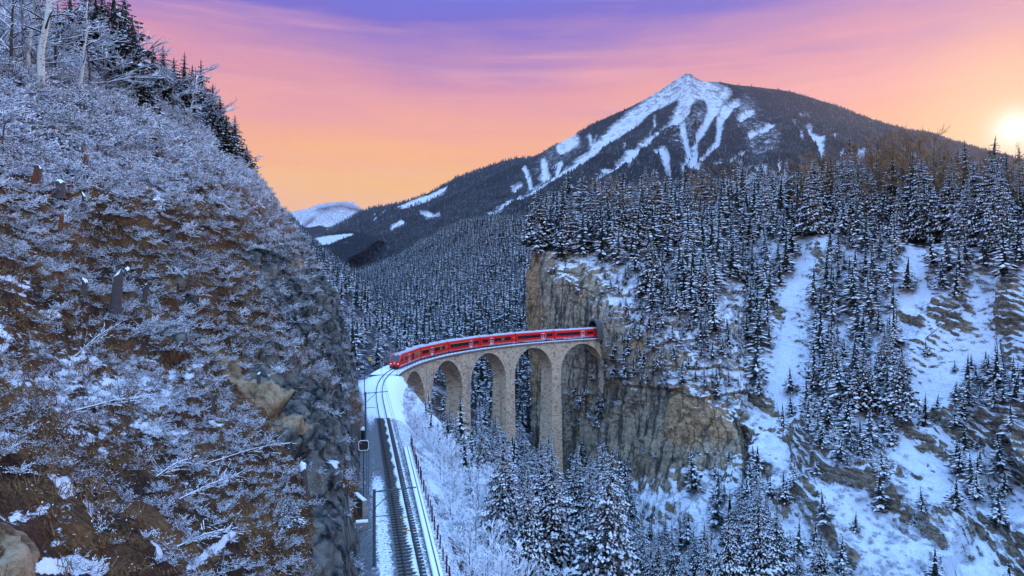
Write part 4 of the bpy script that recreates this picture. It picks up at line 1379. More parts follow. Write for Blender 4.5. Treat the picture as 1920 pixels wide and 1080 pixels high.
# per coach: window bands, doors (fractions of length from the front), first-class stripe, emblem
CARS = [
    dict(win=[(.235, .355)], door=[(.395, .47)], lit=[(.70, .955)], yel=[(.235, .355), (.70, .955)], front=True, toilet=(.565, .66)),
    dict(win=[(.05, .275), (.485, .875)], door=[(.345, .435)], lit=[], yel=[(.05, .275), (.485, .875)], emb=.955),
    dict(win=[(.06, .625), (.79, .965)], door=[(.655, .745)], lit=[], yel=[(.06, .625)]),
    dict(win=[(.05, .21), (.385, .86)], door=[(.265, .345)], lit=[], yel=[], emb=.95),
    dict(win=[(.045, .625), (.80, .965)], door=[(.66, .76)], lit=[], yel=[]),
    dict(win=[(.055, .625), (.80, .965)], door=[(.655, .745)], lit=[], yel=[]),
    dict(win=[(.3, .6)], door=[], lit=[], yel=[])]
M_bogie = simple('dark_underframe', (0.03, 0.028, 0.028), 0.8)
bog = MB()
for y_ in (-.9, .9):
    for x_ in (-.62, .62):
        bog.tube([(x_ - .06, y_, .38), (x_ + .06, y_, .38)], .38, 12)
bog.box((0, 0, .42), (1.9, 2.9, .28))
bog.box((0.95, 0, .42), (.12, 2.2, .34))
bog.box((-0.95, 0, .42), (.12, 2.2, .34))
bog_me = bog.mesh('bogie', [M_bogie])
for ci, cfg in enumerate(CARS):
    sa = 118.2 + ci * PITCH
    sb = sa + CARL
    p1, p2 = Vector(track(sa)), Vector(track(min(sb, 245)))
    dv = p2 - p1
    ang = math.atan2(dv.x, dv.y)
    pitch = math.asin(dv.z / dv.length)
    M_ = Matrix.Translation(rel(p1, train)) @ Matrix.Rotation(-ang, 4, 'Z') @ Matrix.Rotation(pitch, 4, 'X')
    L_ = CARL
    body = MB()
    y0 = 0.0
    if cfg.get('front'):
        # raked cab: nose sections grow from the coupler to the full section
        secs = []
        for yy, zt, wd in ((0.0, 1.62, .86), (.12, 1.70, .93), (.75, 2.55, .97), (1.35, 3.05, .995), (1.75, 3.18, 1.0)):
            secs.append([(x_ * wd, yy, min(z_, zt) if z_ > 1.0 else z_) for x_, z_ in BODY])
        nb_ = len(BODY)
        vs_ = [p for sct in secs for p in sct]
        fs_ = []
        for k in range(len(secs) - 1):
            for i in range(nb_ - 1):
                fs_.append((k * nb_ + i, (k + 1) * nb_ + i, (k + 1) * nb_ + i + 1, k * nb_ + i + 1))
        fs_.append(tuple(range(nb_)))
        body.add(vs_, fs_)
        y0 = 1.75
    prism(body, BODY, y0, L_)
    car = body.obj('carriage', [M_red], train)
    car.matrix_local = M_
    if cfg.get('front'):
        car['label'] = 'leading carriage with raked cab'
    rf = MB()
    prism(rf, [(x_ * 1.0, z_ + .004) for x_, z_ in ROOFP], y0, L_)
    if cfg.get('front'):
        rf.add([(-1.0, 1.1, 2.9), (1.0, 1.1, 2.9), (1.12, 1.75, 3.185), (.5, 1.75, 3.6), (-.5, 1.75, 3.6), (-1.12, 1.75, 3.185)], [(0, 1, 2, 3, 4, 5)])
    rf.obj('roof', [M_roof], car)
    # roof fittings
    rfit = MB()
    if ci in (0, 1, 3, 5):
        rfit.box((0, L_ * .3, 3.72), (1.0, 1.5, .16))
        rfit.box((.3, L_ * .38, 3.75), (.4, .5, .2), 0)
        rfit.box((-.2, L_ * .78, 3.72), (.9, 1.2, .14))
    else:
        rfit.box((0, L_ * .5, 3.71), (.9, 1.2, .14))
    if ci == 0:
        rfit.tube([(-.5, 3.4, 3.78), (-.5, 4.2, 4.0), (.5, 4.2, 4.0), (.5, 3.4, 3.78)], .03, 4)
        rfit.tube([(-.6, 4.9, 4.0), (.6, 4.9, 4.0)], .035, 4)
        rfit.box((0, 2.6, 3.7), (1.1, .9, .18))
    rfit.obj('roof_equipment', [M_black], car)
    for sx in (-1, 1):
        for j, (a, b) in enumerate(cfg['win'] + cfg['lit']):
            lit = j >= len(cfg['win'])
            fr = MB()
            side_quad(fr, a * L_, b * L_, 1.42, 2.36, sx, .008)
            f_o = fr.obj('window_band', [M_black], car)
            npan = max(1, round((b - a) * L_ / 1.75))
            for k in range(npan):
                pn = MB()
                ya, yb = a * L_ + (b - a) * L_ * k / npan + .09, a * L_ + (b - a) * L_ * (k + 1) / npan - .09
                side_quad(pn, ya, yb, 1.5, 2.26, sx, .016)
                pn.obj('window', [M_warmglass if lit or (ci in (1, 3) and k == 2) else M_glass], car)
        for a, b in cfg['yel']:
            y_ = MB()
            side_quad(y_, a * L_, b * L_, 2.43, 2.52, sx, .01)
            y_.obj('yellow_stripe', [M_yellow], car)
        for a, b in cfg['door']:
            for k in range(2):
                dm = MB()
                ya = a * L_ + (b - a) * L_ * k / 2 + .03
                yb = a * L_ + (b - a) * L_ * (k + 1) / 2 - .03
                side_quad(dm, ya, yb, .5, 2.62, sx, .02)
                side_quad(dm, ya + .16, yb - .16, 1.05, 2.4, sx, .03, 1)
                dm.obj('door', [M_white, M_glass], car)
        st = MB()
        segs, cur = [], .02
        for a, b in sorted(cfg['door']):
            segs.append((cur, a))
            cur = b
        segs.append((cur, .985))
        for a, b in segs:
            side_quad(st, a * L_, b * L_, .62, .74, sx, .01)
        st.obj('white_stripe', [M_white], car)
        if cfg.get('emb'):
            e_ = MB()
            side_quad(e_, cfg['emb'] * L_ - .22, cfg['emb'] * L_ + .22, 1.75, 2.2, sx, .012)
            e_.obj('side_emblem', [simple('emblem_yellow', (.65, .5, .12), .5)], car)
        if cfg.get('toilet'):
            a, b = cfg['toilet']
            e_ = MB()
            side_quad(e_, a * L_, b * L_, .95, 2.4, sx, .01)
            e_.obj('dark_panel', [M_darkred], car)
    ub = MB()
    ub.box((0, L_ / 2, .5), (2.2, L_ - 1.0, .36))
    ub.obj('underframe', [M_bogie], car)
    for f_ in (.15, .85):
        o = link('bogie', bog_me, car)
        o.location = (0, L_ * f_, 0)
    if ci < len(CARS) - 1:
        gw = MB()
        prism(gw, [(-1.2, .6), (-1.2, 3.0), (-.8, 3.45), (0, 3.58), (.8, 3.45), (1.2, 3.0), (1.2, .6)], L_, L_ + .62, cap=False)
        gw.obj('gangway', [M_darkred], car)
    if cfg.get('front'):
        ws = MB()
        ws.add([(-1.06, .08, 1.74), (1.06, .08, 1.74), (1.04, .72, 2.58), (.98, 1.2, 3.0), (-.98, 1.2, 3.0), (-1.04, .72, 2.58)], [(0, 1, 2, 5), (5, 2, 3, 4)])
        ws.add([(-1.06, .20, 1.70), (1.06, .20, 1.70), (1.04, .85, 2.5), (-1.04, .85, 2.5)], [(0, 3, 2, 1)])
        ws.obj('windscreen', [M_glass], car)
        for sx in (-1, 1):
            sw2 = MB()
            xw = 1.345
            sw2.add([(sx * xw, .85, 1.5), (sx * xw, 2.3, 1.5), (sx * xw, 2.3, 2.3), (sx * (xw - .02), 1.55, 2.42)], [(0, 1, 2, 3)])
            sw2.obj('cab_window', [M_glass], car)
            hl = MB()
            hl.box((sx * .86, -.03, 1.12), (.26, .06, .16))
            hl.obj('headlight', [M_headlight], car)
        hl = MB()
        hl.box((0, 1.0, 3.02), (.22, .1, .12))
        hl.obj('headlight', [M_headlight], car)
        em = MB()
        em.add([(-.17, -.02, 1.38), (.17, -.02, 1.38), (.17, -.02, 1.1), (0, -.02, .92), (-.17, -.02, 1.1), (-.17, -.012, 1.38), (.17, -.012, 1.38)], [(0, 4, 3, 2, 1)])
        em.obj('front_crest', [M_white], car)
        cr = MB()
        cr.box((0, -.024, 1.2), (.1, .01, .2))
        cr.obj('crest_mark', [M_black], car)
        lt = MB()
        lt.box((0, -.02, 1.52), (.42, .02, .07))
        lt.obj('front_lettering', [M_white], car)
        pl = MB()
        pl.add([(-1.15, -.22, .12), (1.15, -.22, .12), (1.1, .0, .55), (-1.1, .0, .55), (-1.15, .5, .12), (1.15, .5, .12)], [(0, 1, 2, 3), (0, 3, 4), (1, 5, 2), (0, 4, 5, 1)])
        pl.box((0, -.3, .72), (.32, .5, .26))
        pl.obj('snow_plough', [M_black], car)

# ------------------------------------------------------------------ overhead line
def mast(name, s, off, H, arm, label, base_dz=-.5, group=None, thick=.11, parts=True, spread=None):
    p = track(s, off, base_dz)
    r = empty(name, p, label, 'mast', group, rotz=-heading(s))
    b = MB()
    b.box((0, 0, H / 2), (thick * 2, thick * 2, H))
    b.box((0, 0, .06), (thick * 4, thick * 4, .12))
    b.obj('post', [M_mast], r)
    if arm:
        sg = 1 if arm > 0 else -1
        c_ = MB()
        c_.tube([(0, 0, H - .15), (arm, 0, H - .02)], .05, 5)
        c_.obj('cantilever_arm', [M_mast], r)
        c_ = MB()
        c_.tube([(sg * .1, 0, H - 1.25), (arm * .48, 0, H - .1)], .035, 5)
        c_.obj('brace', [M_mast], r)
        c_ = MB()
        c_.tube([(sg * .1, 0, H - 1.95), (sg * 1.15, 0, H - 1.9)], .035, 5)
        c_.obj('steady_arm', [M_mast], r)
        c_ = MB()
        for k in range(4):
            c_.tube([(sg * .3 + k * .06 * sg, 0, H - .14), (sg * .33 + k * .06 * sg, 0, H - .14)], .09, 8)
        c_.obj('insulator', [simple('brown_insulator', (.10, .05, .04), .4)], r)
    return r


mast('catenary_mast', 9.5, -2.55, 5.9, 3.0, 'blue grey overhead line mast nearest the camera with a long arm over the track', -.9)
mast('catenary_mast', 45.0, -2.75, 6.9, 2.7, 'second overhead line mast left of the track against the dark rock', -.5)
for s_, lab in ((84.0, 'overhead line mast at the left bend just before the viaduct'), (128.0, 'thin overhead mast behind the leading carriages on the viaduct'), (156.0, 'thin overhead mast behind the train above the third arch'),
                (182.0, 'thin overhead mast behind the train in the middle of the viaduct'), (207.0, 'thin overhead mast behind the train nearest the tunnel')):
    mast('catenary_mast', s_, -2.6, 6.0, 2.6, lab, -.4, thick=.07)
wire = MB()
for dz, o_ in ((5.0, 0.0), (5.9, .0)):
    pts = [tuple(track(s_, o_, dz)) for s_ in (9.5, 45, 84, 104, 128, 142, 156, 169, 182, 195, 207, 226)]
    wire.tube(pts, .016, 4, cap=False)
wo_ = wire.obj('contact_wire', [M_black], None, label='thin overhead contact wire strung above the railway track', cat='wire')

# signal: dark square board with a white rim on a post
p = track(26.0, -3.15, -.8)
sg = empty('railway_signal', p, 'black square signal board with a white rim on a post by the track', 'signal', rotz=-heading(26.0) + .05)
b = MB()
b.tube([(0, 0, -.5), (0, 0, 5.3)], .06, 6)
b.obj('post', [M_mast], sg)
b = MB()
def rsq(h_, y_, c_=.14):
    k = h_ - c_
    return [(-k, y_, -h_), (k, y_, -h_), (h_, y_, -k), (h_, y_, k), (k, y_, h_), (-k, y_, h_), (-h_, y_, k), (-h_, y_, -k)]
o1, o2 = rsq(.48, -.1), rsq(.43, -.1)
vv = [(x_, y_, z_ + 5.15) for x_, y_, z_ in o1 + o2 + rsq(.48, .0)]
b.add(vv, [(i, (i + 1) % 8, 8 + (i + 1) % 8, 8 + i) for i in range(8)] + [(i, 16 + i, 16 + (i + 1) % 8, (i + 1) % 8) for i in range(8)])
b.obj('white_rim', [M_white], sg)
b = MB()
b.add([(x_, -.095, z_ + 5.15) for x_, y_, z_ in rsq(.44, 0)], [tuple(range(8))])
b.obj('board', [M_black], sg)
b = MB()
b.tube([(-.24, -.13, 5.37), (-.24, -.096, 5.37)], .045, 8)
b.obj('red_lamp', [simple('red_lamp_glass', (.5, .02, .02), .3, emis=((1, .05, .03, 1), .8))], sg)
b = MB()
b.box((.0, .1, 4.45), (.5, .05, .06))
b.tube([(.28, .05, .4), (.28, .05, 5.0)], .018, 4)
b.tube([(.48, .05, .4), (.48, .05, 5.0)], .018, 4)
for k in range(14):
    b.tube([(.28, .05, .6 + k * .32), (.48, .05, .6 + k * .32)], .014, 4)
b.obj('ladder', [M_mast], sg)

# relay box and masonry blocks beside the near track
p = track(17.5, -3.35, -1.0)
rb = empty('relay_cabinet', p, 'small grey trackside cabinet with a snow cap below the signal board', 'cabinet', rotz=-heading(17.5))
b = MB(); b.box((0, 0, .5), (.9, .5, 1.0)); b.box((0, -.26, .5), (.7, .02, .8)); b.obj('case', [M_conc], rb)
b = MB(); b.box((0, 0, 1.05), (.98, .58, .09)); b.obj('snow_cap', [M_snow], rb)
p = track(21.5, -3.5, -1.0)
pl = empty('platform_wall', p, 'stepped pale concrete block in the bank left of the track', 'wall', rotz=-heading(21.5) + .3)
b = MB(); b.box((0, 0, .9), (.35, 2.6, 1.9)); b.box((.2, -.9, .5), (.5, .4, 1.2)); b.obj('block', [M_conc], pl)
b = MB(); b.box((0, 0, 1.88), (.4, 2.6, .08)); b.obj('snow_cap', [M_snow], pl)
p = track(48.5, -3.0, -.6)
dw = empty('dwarf_post', p, 'short dark lineside post with a white cap beside the second mast', 'post', rotz=0)
b = MB(); b.box((0, 0, .8), (.5, .4, 1.6)); b.obj('post', [M_black], dw)
b = MB(); b.box((0, 0, 1.7), (.55, .45, .2)); b.add([(-.27, -.22, 1.8), (.27, -.22, 1.8), (.27, .22, 1.8), (-.27, .22, 1.8), (0, 0, 2.1)], [(0, 1, 4), (1, 2, 4), (2, 3, 4), (3, 0, 4)]); b.obj('snow_cap', [M_snow], dw)
p = track(108.0, -3.4, -.5)
ys = empty('yellow_sign', p, 'small yellow lineside sign on a thin post left of the train front', 'sign', rotz=-heading(108.0))
b = MB(); b.tube([(0, 0, 0), (0, 0, 4.2)], .06, 6); b.obj('post', [M_mast], ys)
b = MB(); b.box((0, -.08, 3.9), (.6, .05, .75)); b.obj('plate', [M_yellow], ys)
#@PART4
# ------------------------------------------------------------------ plants: prototypes
def strip(mb_, p, q, w0, w1, m, nrm=None):
    p, q = Vector(p), Vector(q)
    d_ = (q - p)
    a_ = d_.cross(nrm if nrm is not None else Vector((0, 0, 1)))
    if a_.length < 1e-6:
        a_ = Vector((1, 0, 0))
    a_.normalize()
    mb_.add([p - a_ * w0, p + a_ * w0, q + a_ * w1, q - a_ * w1], [(0, 1, 2, 3)], m)


def roofstrip(mb_, p, q, w, h, m):
    """snow lying along a twig: two slanted faces"""
    p, q = Vector(p), Vector(q)
    d_ = q - p
    a_ = d_.cross(Vector((0, 0, 1)))
    if a_.length < 1e-6:
        return
    a_.normalize()
    u_ = Vector((0, 0, h))
    mb_.add([p - a_ * w, p + u_, q + u_ * .7, q - a_ * w * .7, p + a_ * w, q + a_ * w * .7], [(0, 1, 2, 3), (1, 4, 5, 2)], m)


def make_spruce(seed, levels, nb, R=.19, snow=.75, full=True, start=.07, droop=.36):
    """crown of unit height; materials: needles, snow"""
    rd = random.Random(seed)
    mb_ = MB()
    for li in range(levels):
        t = start + (1 - start) * (li + rd.random() * .5) / levels
        prof_ = (1 - t) ** .85 * (0.55 + .45 * min(1, (t - start + .05) / .16))
        r = R * prof_ * rd.uniform(.82, 1.12) + .008
        n__ = max(4, int(nb * (0.55 + .45 * (1 - t)) + rd.random()))
        ph = rd.random() * 6.28
        for b_ in range(n__):
            az = ph + 6.283 * b_ / n__ + rd.uniform(-.3, .3)
            rr = r * rd.uniform(.62, 1.18)
            dr_ = droop * (.55 + .6 * (1 - t)) * rd.uniform(.7, 1.3)
            ca, sa_ = math.cos(az), math.sin(az)
            side = Vector((-sa_, ca, 0))
            z0 = t + rd.uniform(-.012, .012)
            def pt(k, _ca=ca, _sa=sa_, _rr=rr, _z=z0, _d=dr_):
                x_ = k * _rr
                return Vector((_ca * x_, _sa * x_, _z - _d * _rr * (k ** 1.35) + _rr * .10 * k ** 4))
            K = 7 if full == 2 else 4 if full else 2
            wmax = rr * rd.uniform(.2, .32)
            prev = None
            pts_ = [pt(k / K) for k in range(K + 1)]
            ws = [wmax * (.35, .85, 1.0, .72, .12)[int(round(4 * k / K))] for k in range(K + 1)]
            for k in range(K):
                a_, c_ = pts_[k], pts_[k + 1]
                sag = Vector((0, 0, -wmax * .35))
                tipo = (c_ - a_) * .55
                for sg_ in (-1, 1):
                    mb_.add([a_, c_, c_ + side * sg_ * ws[k + 1] * .25, a_ + side * sg_ * ws[k] + tipo + sag * rd.uniform(.5, 1.3)], [(0, 1, 2, 3)], 0)
                    if full:     # hanging twig curtain
                        h0 = a_ + side * sg_ * ws[k] * .55
                        mb_.add([h0, h0 + tipo * .9, h0 + tipo * .5 + Vector((0, 0, -wmax * rd.uniform(.5, 1.0)))], [(0, 1, 2)], 0)
            if full:     # snow on the side twigs
                for k in range(1, K + 1):
                    for sg_ in (-1, 1):
                        if rd.random() > snow * .85:
                            continue
                        c_ = pt((k - rd.random() * .8) / K) + side * sg_ * ws[min(K, k)] * rd.uniform(.35, .95) + Vector((0, 0, -wmax * .12))
                        u_ = (pts_[K] - pts_[0]).normalized() * wmax * rd.uniform(.25, .55)
                        s2_ = side * wmax * rd.uniform(.14, .28)
                        tp_ = c_ + Vector((0, 0, wmax * rd.uniform(.16, .3)))
                        mb_.add([c_ - u_, c_ - s2_, c_ + u_, c_ + s2_, tp_], [(0, 1, 4), (1, 2, 4), (2, 3, 4), (3, 0, 4)], 1)
            # snow pillows along the branch
            nsn = K if full else 1
            for k in range(nsn):
                if rd.random() > snow * (.8 + .3 * (k / max(1, nsn))):
                    continue
                f0 = (k + rd.uniform(.0, .25)) / nsn * .95 + .05
                f1 = min(1.02, f0 + rd.uniform(.75, 1.15) / nsn)
                a_, c_ = pt(f0), pt(f1)
                m_ = (a_ + c_) * .5 + Vector((0, 0, wmax * rd.uniform(.22, .42)))
                ww = wmax * rd.uniform(.5, .95) * (.40 if full == 2 else .58 if full else 1.0)
                l_ = (a_ + c_) * .5 + side * ww + Vector((0, 0, -wmax * .14))
                r_ = (a_ + c_) * .5 - side * ww + Vector((0, 0, -wmax * .14))
                e_ = Vector((0, 0, wmax * .05))
                mb_.add([a_ + e_, r_, c_ + e_, l_, m_], [(0, 1, 4), (1, 2, 4), (2, 3, 4), (3, 0, 4)], 1)
    for k in range(8):       # core cone added to block see-through and darken the crown inside
        a0, a1 = k * .785, (k + 1) * .785
        for t0, t1 in ((start, .45), (.45, .95)):
            f0, f1 = R * .27 * (1 - t0), R * .27 * (1 - t1)
            mb_.add([(math.cos(a0) * f0, math.sin(a0) * f0, t0), (math.cos(a1) * f0, math.sin(a1) * f0, t0), (math.cos(a1) * f1, math.sin(a1) * f1, t1), (math.cos(a0) * f1, math.sin(a0) * f1, t1)], [(0, 1, 2, 3)], 0)
    # leader
    mb_.add([(-.006, 0, .93), (.006, 0, .93), (0, 0, 1.01)], [(0, 1, 2)], 0)
    mb_.add([(0, -.006, .93), (0, .006, .93), (0, 0, 1.01)], [(0, 1, 2)], 0)
    return mb_


M_snowb, _t = new_mat('branch_snow')      # thin snow: some light passes through
_d = _t.n('ShaderNodeBsdfDiffuse', {'Color': (.90, .92, .95, 1), 'Roughness': 1.0})
_l = _t.n('ShaderNodeBsdfTranslucent', {'Color': (.84, .86, .90, 1)})
_m = _t.n('ShaderNodeMixShader', {0: .2, 1: _d.outputs[0], 2: _l.outputs[0]})
_t.n('ShaderNodeOutputMaterial', {'Surface': _m.outputs[0]})
SPR_HI = [make_spruce(100 + i, 36 + i % 3, 13, R=(.23, .27, .29, .24, .31)[i % 5], snow=(.62, .55, .5, .68, .5)[i % 5], start=(.05, .08, .12, .04, .16)[i % 5]).mesh('crown', [M_needle, M_snowb]) for i in range(5)]
SPR_XH = [make_spruce(150 + i, 42, 13, R=(.22, .26, .29)[i], snow=(.58, .52, .46)[i], full=2, start=(.05, .08, .12)[i]).mesh('crown_fine', [M_needle, M_snowb]) for i in range(3)]
SPR_MD = [make_spruce(200 + i, 18, 9, R=(.25, .29, .32, .27)[i % 4], snow=(.72, .8, .66, .76)[i % 4], full=False, start=(.06, .1, .15, .08)[i % 4]).mesh('crown_mid', [M_needle, M_snowb]) for i in range(4)]
SPR_DK = [make_spruce(260 + i, 19, 9, R=(.24, .29, .27)[i], snow=(.34, .42, .3)[i], start=(.1, .06, .14)[i]).mesh('crown_dark', [M_needle, M_snowb]) for i in range(3)]


SPR_FAR = [make_spruce(280 + i, 13, 8, R=(.27, .31, .33)[i], snow=(.42, .5, .36)[i], full=False, start=.06).mesh('crown_far', [M_needle, M_snowb]) for i in range(3)]


def make_trunk(seed, top=.96, r=.011):
    rd = random.Random(seed)
    mb_ = MB()
    pts_ = [(rd.uniform(-.004, .004) * k, rd.uniform(-.004, .004) * k, z_) for k, z_ in enumerate((-.04, .2, .5, .8, top))]
    mb_.tube(pts_, [r * 1.25, r, r * .75, r * .4, r * .12], 6)
    return mb_.mesh('trunk', [M_bark])


TRUNKS = [make_trunk(i) for i in range(3)]


def make_bare(seed, n_main=9, n_sub=9, spread=.55, snow=True, up=.75, mtw=0, start=.12, thick=.010, sub_len=.22, tw=2, sw=1.0):
    """leafless tree of unit height: trunk mesh and twigs mesh (twig, snow)"""
    rd = random.Random(seed)
    tb, wb = MB(), MB()
    tb.tube([(0, 0, -.03), (.01, 0, .3), (-.01, .01, .62), (0, 0, .95)], [thick * 1.4, thick, thick * .6, thick * .2], 6)
    def limb(p, d_, L__, w_, depth):
        q = p + d_ * L__
        q.z += L__ * .12
        strip(wb, p, q, w_, w_ * .5, 0)
        strip(wb, p, q, w_, w_ * .5, 0, Vector((1, 0, 0)) if abs(d_.x) < .7 else Vector((0, 1, 0)))
        if snow and rd.random() < .9:
            roofstrip(wb, p + Vector((0, 0, w_)), q + Vector((0, 0, w_ * .6)), (w_ * 1.15 + .0012) * sw, (w_ * 1.2 + .0018) * sw, 1)
        if depth > 0:
            for k in range(n_sub if depth == tw else 3):
                f_ = rd.uniform(.25, 1.0)
                nd = (d_ + Vector((rd.uniform(-1, 1), rd.uniform(-1, 1), rd.uniform(-.45, .75))) * .75).normalized()
                limb(p + (q - p) * f_, nd, L__ * rd.uniform(.3, .6), w_ * .55, depth - 1)
    for k in range(n_main):
        z_ = start + (.9 - start) * (k + rd.random()) / n_main
        az = rd.random() * 6.28
        d_ = Vector((math.cos(az) * spread, math.sin(az) * spread, up * rd.uniform(.4, 1.0))).normalized()
        limb(Vector((0, 0, z_)), d_, (.42 - .28 * z_) * rd.uniform(.7, 1.2), thick * .42, tw)
    return tb, wb


def bare_pair(seed, mats, **kw):
    tb, wb = make_bare(seed, **kw)
    return tb.mesh('trunk', [mats[0]]), wb.mesh('branches', [mats[1], M_snowb])


BARE = [bare_pair(300 + i, (M_bark, M_twig), n_main=13, n_sub=8, spread=.75, up=.55) for i in range(4)]
SHRUB = [bare_pair(320 + i, (M_twig, M_twig), n_main=16, n_sub=8, spread=.8, up=.9, start=.02, thick=.012, sw=2.0) for i in range(3)]
LARCH = [bare_pair(340 + i, (M_bark, M_larch), n_main=22, n_sub=9, spread=.8, up=.5, snow=False, thick=.008) for i in range(2)]
LARCHS = [bare_pair(350 + i, (M_bark, M_larch), n_main=20, n_sub=8, spread=.8, up=.4, snow=True, thick=.008) for i in range(1)]


def dashes(mb_, rd, a_, c_, w_, h_):
    n_ = 3
    for k in range(n_):
        if rd.random() < .3:
            continue
        f0 = (k + rd.uniform(0, .3)) / n_
        f1 = (k + rd.uniform(.6, 1.0)) / n_
        roofstrip(mb_, a_.lerp(c_, f0), a_.lerp(c_, f1), w_ * rd.uniform(.6, 1.4), h_ * rd.uniform(.6, 1.4), 1)


def bush_mesh(seed, n=24, sub=9, flat=.5, snowp=.8, mt=M_twig, L_=(.5, 1.0), sw=1.0):
    rd = random.Random(seed)
    mb_ = MB()
    for i in range(n):
        az = rd.random() * 6.28
        el = rd.uniform(.1, 1.25) * flat * 1.7
        d_ = Vector((math.cos(az) * math.cos(el), math.sin(az) * math.cos(el), math.sin(el)))
        p = Vector((rd.uniform(-.3, .3), rd.uniform(-.3, .3), 0))
        m_ = p + d_ * rd.uniform(*L_) * .5
        q = m_ + (d_ + Vector((rd.uniform(-.5, .5), rd.uniform(-.5, .5), rd.uniform(-.5, .1)))).normalized() * rd.uniform(.25, .5)
        for a_, c_ in ((p, m_), (m_, q)):
            strip(mb_, a_, c_, .011, .007, 0)
            strip(mb_, a_, c_, .011, .007, 0, Vector((0.3, 1, 0)))
            if rd.random() < snowp:
                dashes(mb_, rd, a_, c_, .019 * sw, .023 * sw)
        for k in range(sub):
            f_ = rd.uniform(.2, 2.0)
            a_ = p.lerp(m_, f_) if f_ < 1 else m_.lerp(q, f_ - 1)
            az2 = az + rd.uniform(-1.5, 1.5)
            el2 = el * .3 + rd.uniform(-.3, .5)
            e_ = Vector((math.cos(az2) * math.cos(el2), math.sin(az2) * math.cos(el2), math.sin(el2)))
            c_ = a_ + e_ * rd.uniform(.12, .38)
            strip(mb_, a_, c_, .007, .004, 0, Vector((0, 0, 1)))
            strip(mb_, a_, c_, .007, .004, 0, Vector((.3, 1, .2)))
            if rd.random() < snowp:
                dashes(mb_, rd, a_, c_, .016 * sw, .02 * sw)
    return mb_.mesh('twig_bush', [mt, M_snowb])


def tuft_mesh(seed, n=34):
    rd = random.Random(seed)
    mb_ = MB()
    for i in range(n):
        az = rd.random() * 6.28
        p = Vector((rd.uniform(-.3, .3), rd.uniform(-.3, .3), -.03))
        h_ = rd.uniform(.2, .5)
        q = p + Vector((math.cos(az) * h_ * .6, math.sin(az) * h_ * .6, h_ * rd.uniform(.25, .8)))
        r_ = q + Vector((math.cos(az) * h_ * .4, math.sin(az) * h_ * .4, -h_ * .35))
        strip(mb_, p, q, .013, .010, 0)
        strip(mb_, q, r_, .010, .002, 0)
        if rd.random() < .3:
            a_ = q.lerp(r_, rd.random())
            roofstrip(mb_, a_ + Vector((0, 0, .005)), a_ + Vector((rd.uniform(-.06, .06), rd.uniform(-.06, .06), .01)), .014, .014, 1)
    return mb_.mesh('grass_tuft', [M_grass, M_snowb])


BUSH = [bush_mesh(400 + i) for i in range(4)] + [bush_mesh(410, mt=M_redtwig, snowp=.5)] + [bush_mesh(415 + i, snowp=.97, sw=1.5, n=26, sub=10) for i in range(2)]
TUFT = [tuft_mesh(420 + i) for i in range(3)]

_protos = {}


def scatter(name, pts, rots, scl, meshes, idx, label_kind='stuff'):
    """one object of countless plants, instanced with geometry nodes"""
    key = meshes[0].name
    if key not in _protos:
        c_ = bpy.data.collections.new('plants_' + key)
        for i, me in enumerate(meshes):
            o = bpy.data.objects.new('plant_%s_%02d' % (key, i), me)
            c_.objects.link(o)
        _protos[key] = c_
    me = bpy.data.meshes.new(name)
    me.vertices.add(len(pts))
    me.vertices.foreach_set('co', np.asarray(pts, np.float32).ravel())
    a_ = me.attributes.new('rot', 'FLOAT_VECTOR', 'POINT')
    a_.data.foreach_set('vector', np.asarray(rots, np.float32).ravel())
    a_ = me.attributes.new('scl', 'FLOAT_VECTOR', 'POINT')
    s_ = np.asarray(scl, np.float32)
    if s_.ndim == 1:
        s_ = np.repeat(s_[:, None], 3, 1)
    a_.data.foreach_set('vector', s_.ravel())
    a_ = me.attributes.new('idx', 'INT', 'POINT')
    a_.data.foreach_set('value', np.asarray(idx, np.int32))
    o = link(name, me, kind=label_kind)
    ng = bpy.data.node_groups.new('scatter_' + name, 'GeometryNodeTree')
    ng.interface.new_socket('Geometry', in_out='INPUT', socket_type='NodeSocketGeometry')
    ng.interface.new_socket('Geometry', in_out='OUTPUT', socket_type='NodeSocketGeometry')
    N = ng.nodes
    gi, go = N.new('NodeGroupInput'), N.new('NodeGroupOutput')
    ci = N.new('GeometryNodeCollectionInfo')
    ci.inputs['Collection'].default_value = _protos[key]
    ci.inputs['Separate Children'].default_value = True
    ci.inputs['Reset Children'].default_value = True
    ip = N.new('GeometryNodeInstanceOnPoints')
    ip.inputs['Pick Instance'].default_value = True
    L = ng.links
    L.new(gi.outputs[0], ip.inputs['Points'])
    L.new(ci.outputs[0], ip.inputs['Instance'])
    for nm, typ, sock in (('rot', 'FLOAT_VECTOR', 'Rotation'), ('scl', 'FLOAT_VECTOR', 'Scale'), ('idx', 'INT', 'Instance Index')):
        na = N.new('GeometryNodeInputNamedAttribute')
        na.data_type = typ
        na.inputs[0].default_value = nm
        L.new(na.outputs[0], ip.inputs[sock])
    L.new(ip.outputs[0], go.inputs[0])
    md = o.modifiers.new('scatter', 'NODES')
    md.node_group = ng
    return o


def yaw_rots(n, tilt=.05):
    return np.stack([RNG.normal(0, tilt, n), RNG.normal(0, tilt, n), RNG.random(n) * 6.283], -1)


# ------------------------------------------------------------------ woods: candidate trees on each terrain
CAND = []      # (p, height, zone)


def add_zone(T, n, dens, r, hrange, zone, hfun=None):
    pts, nr = sample(T, n, dens)
    if not len(pts):
        return
    rr = r(pts) if callable(r) else np.full(len(pts), r)
    k = poisson(pts, rr)
    for p in pts[k]:
        h = random.uniform(*hrange) * random.choice((1, 1, 1, .95, .8, .62, 1.12))
        if hfun is not None:
            h *= hfun(p)
        CAND.append((p, h, zone))


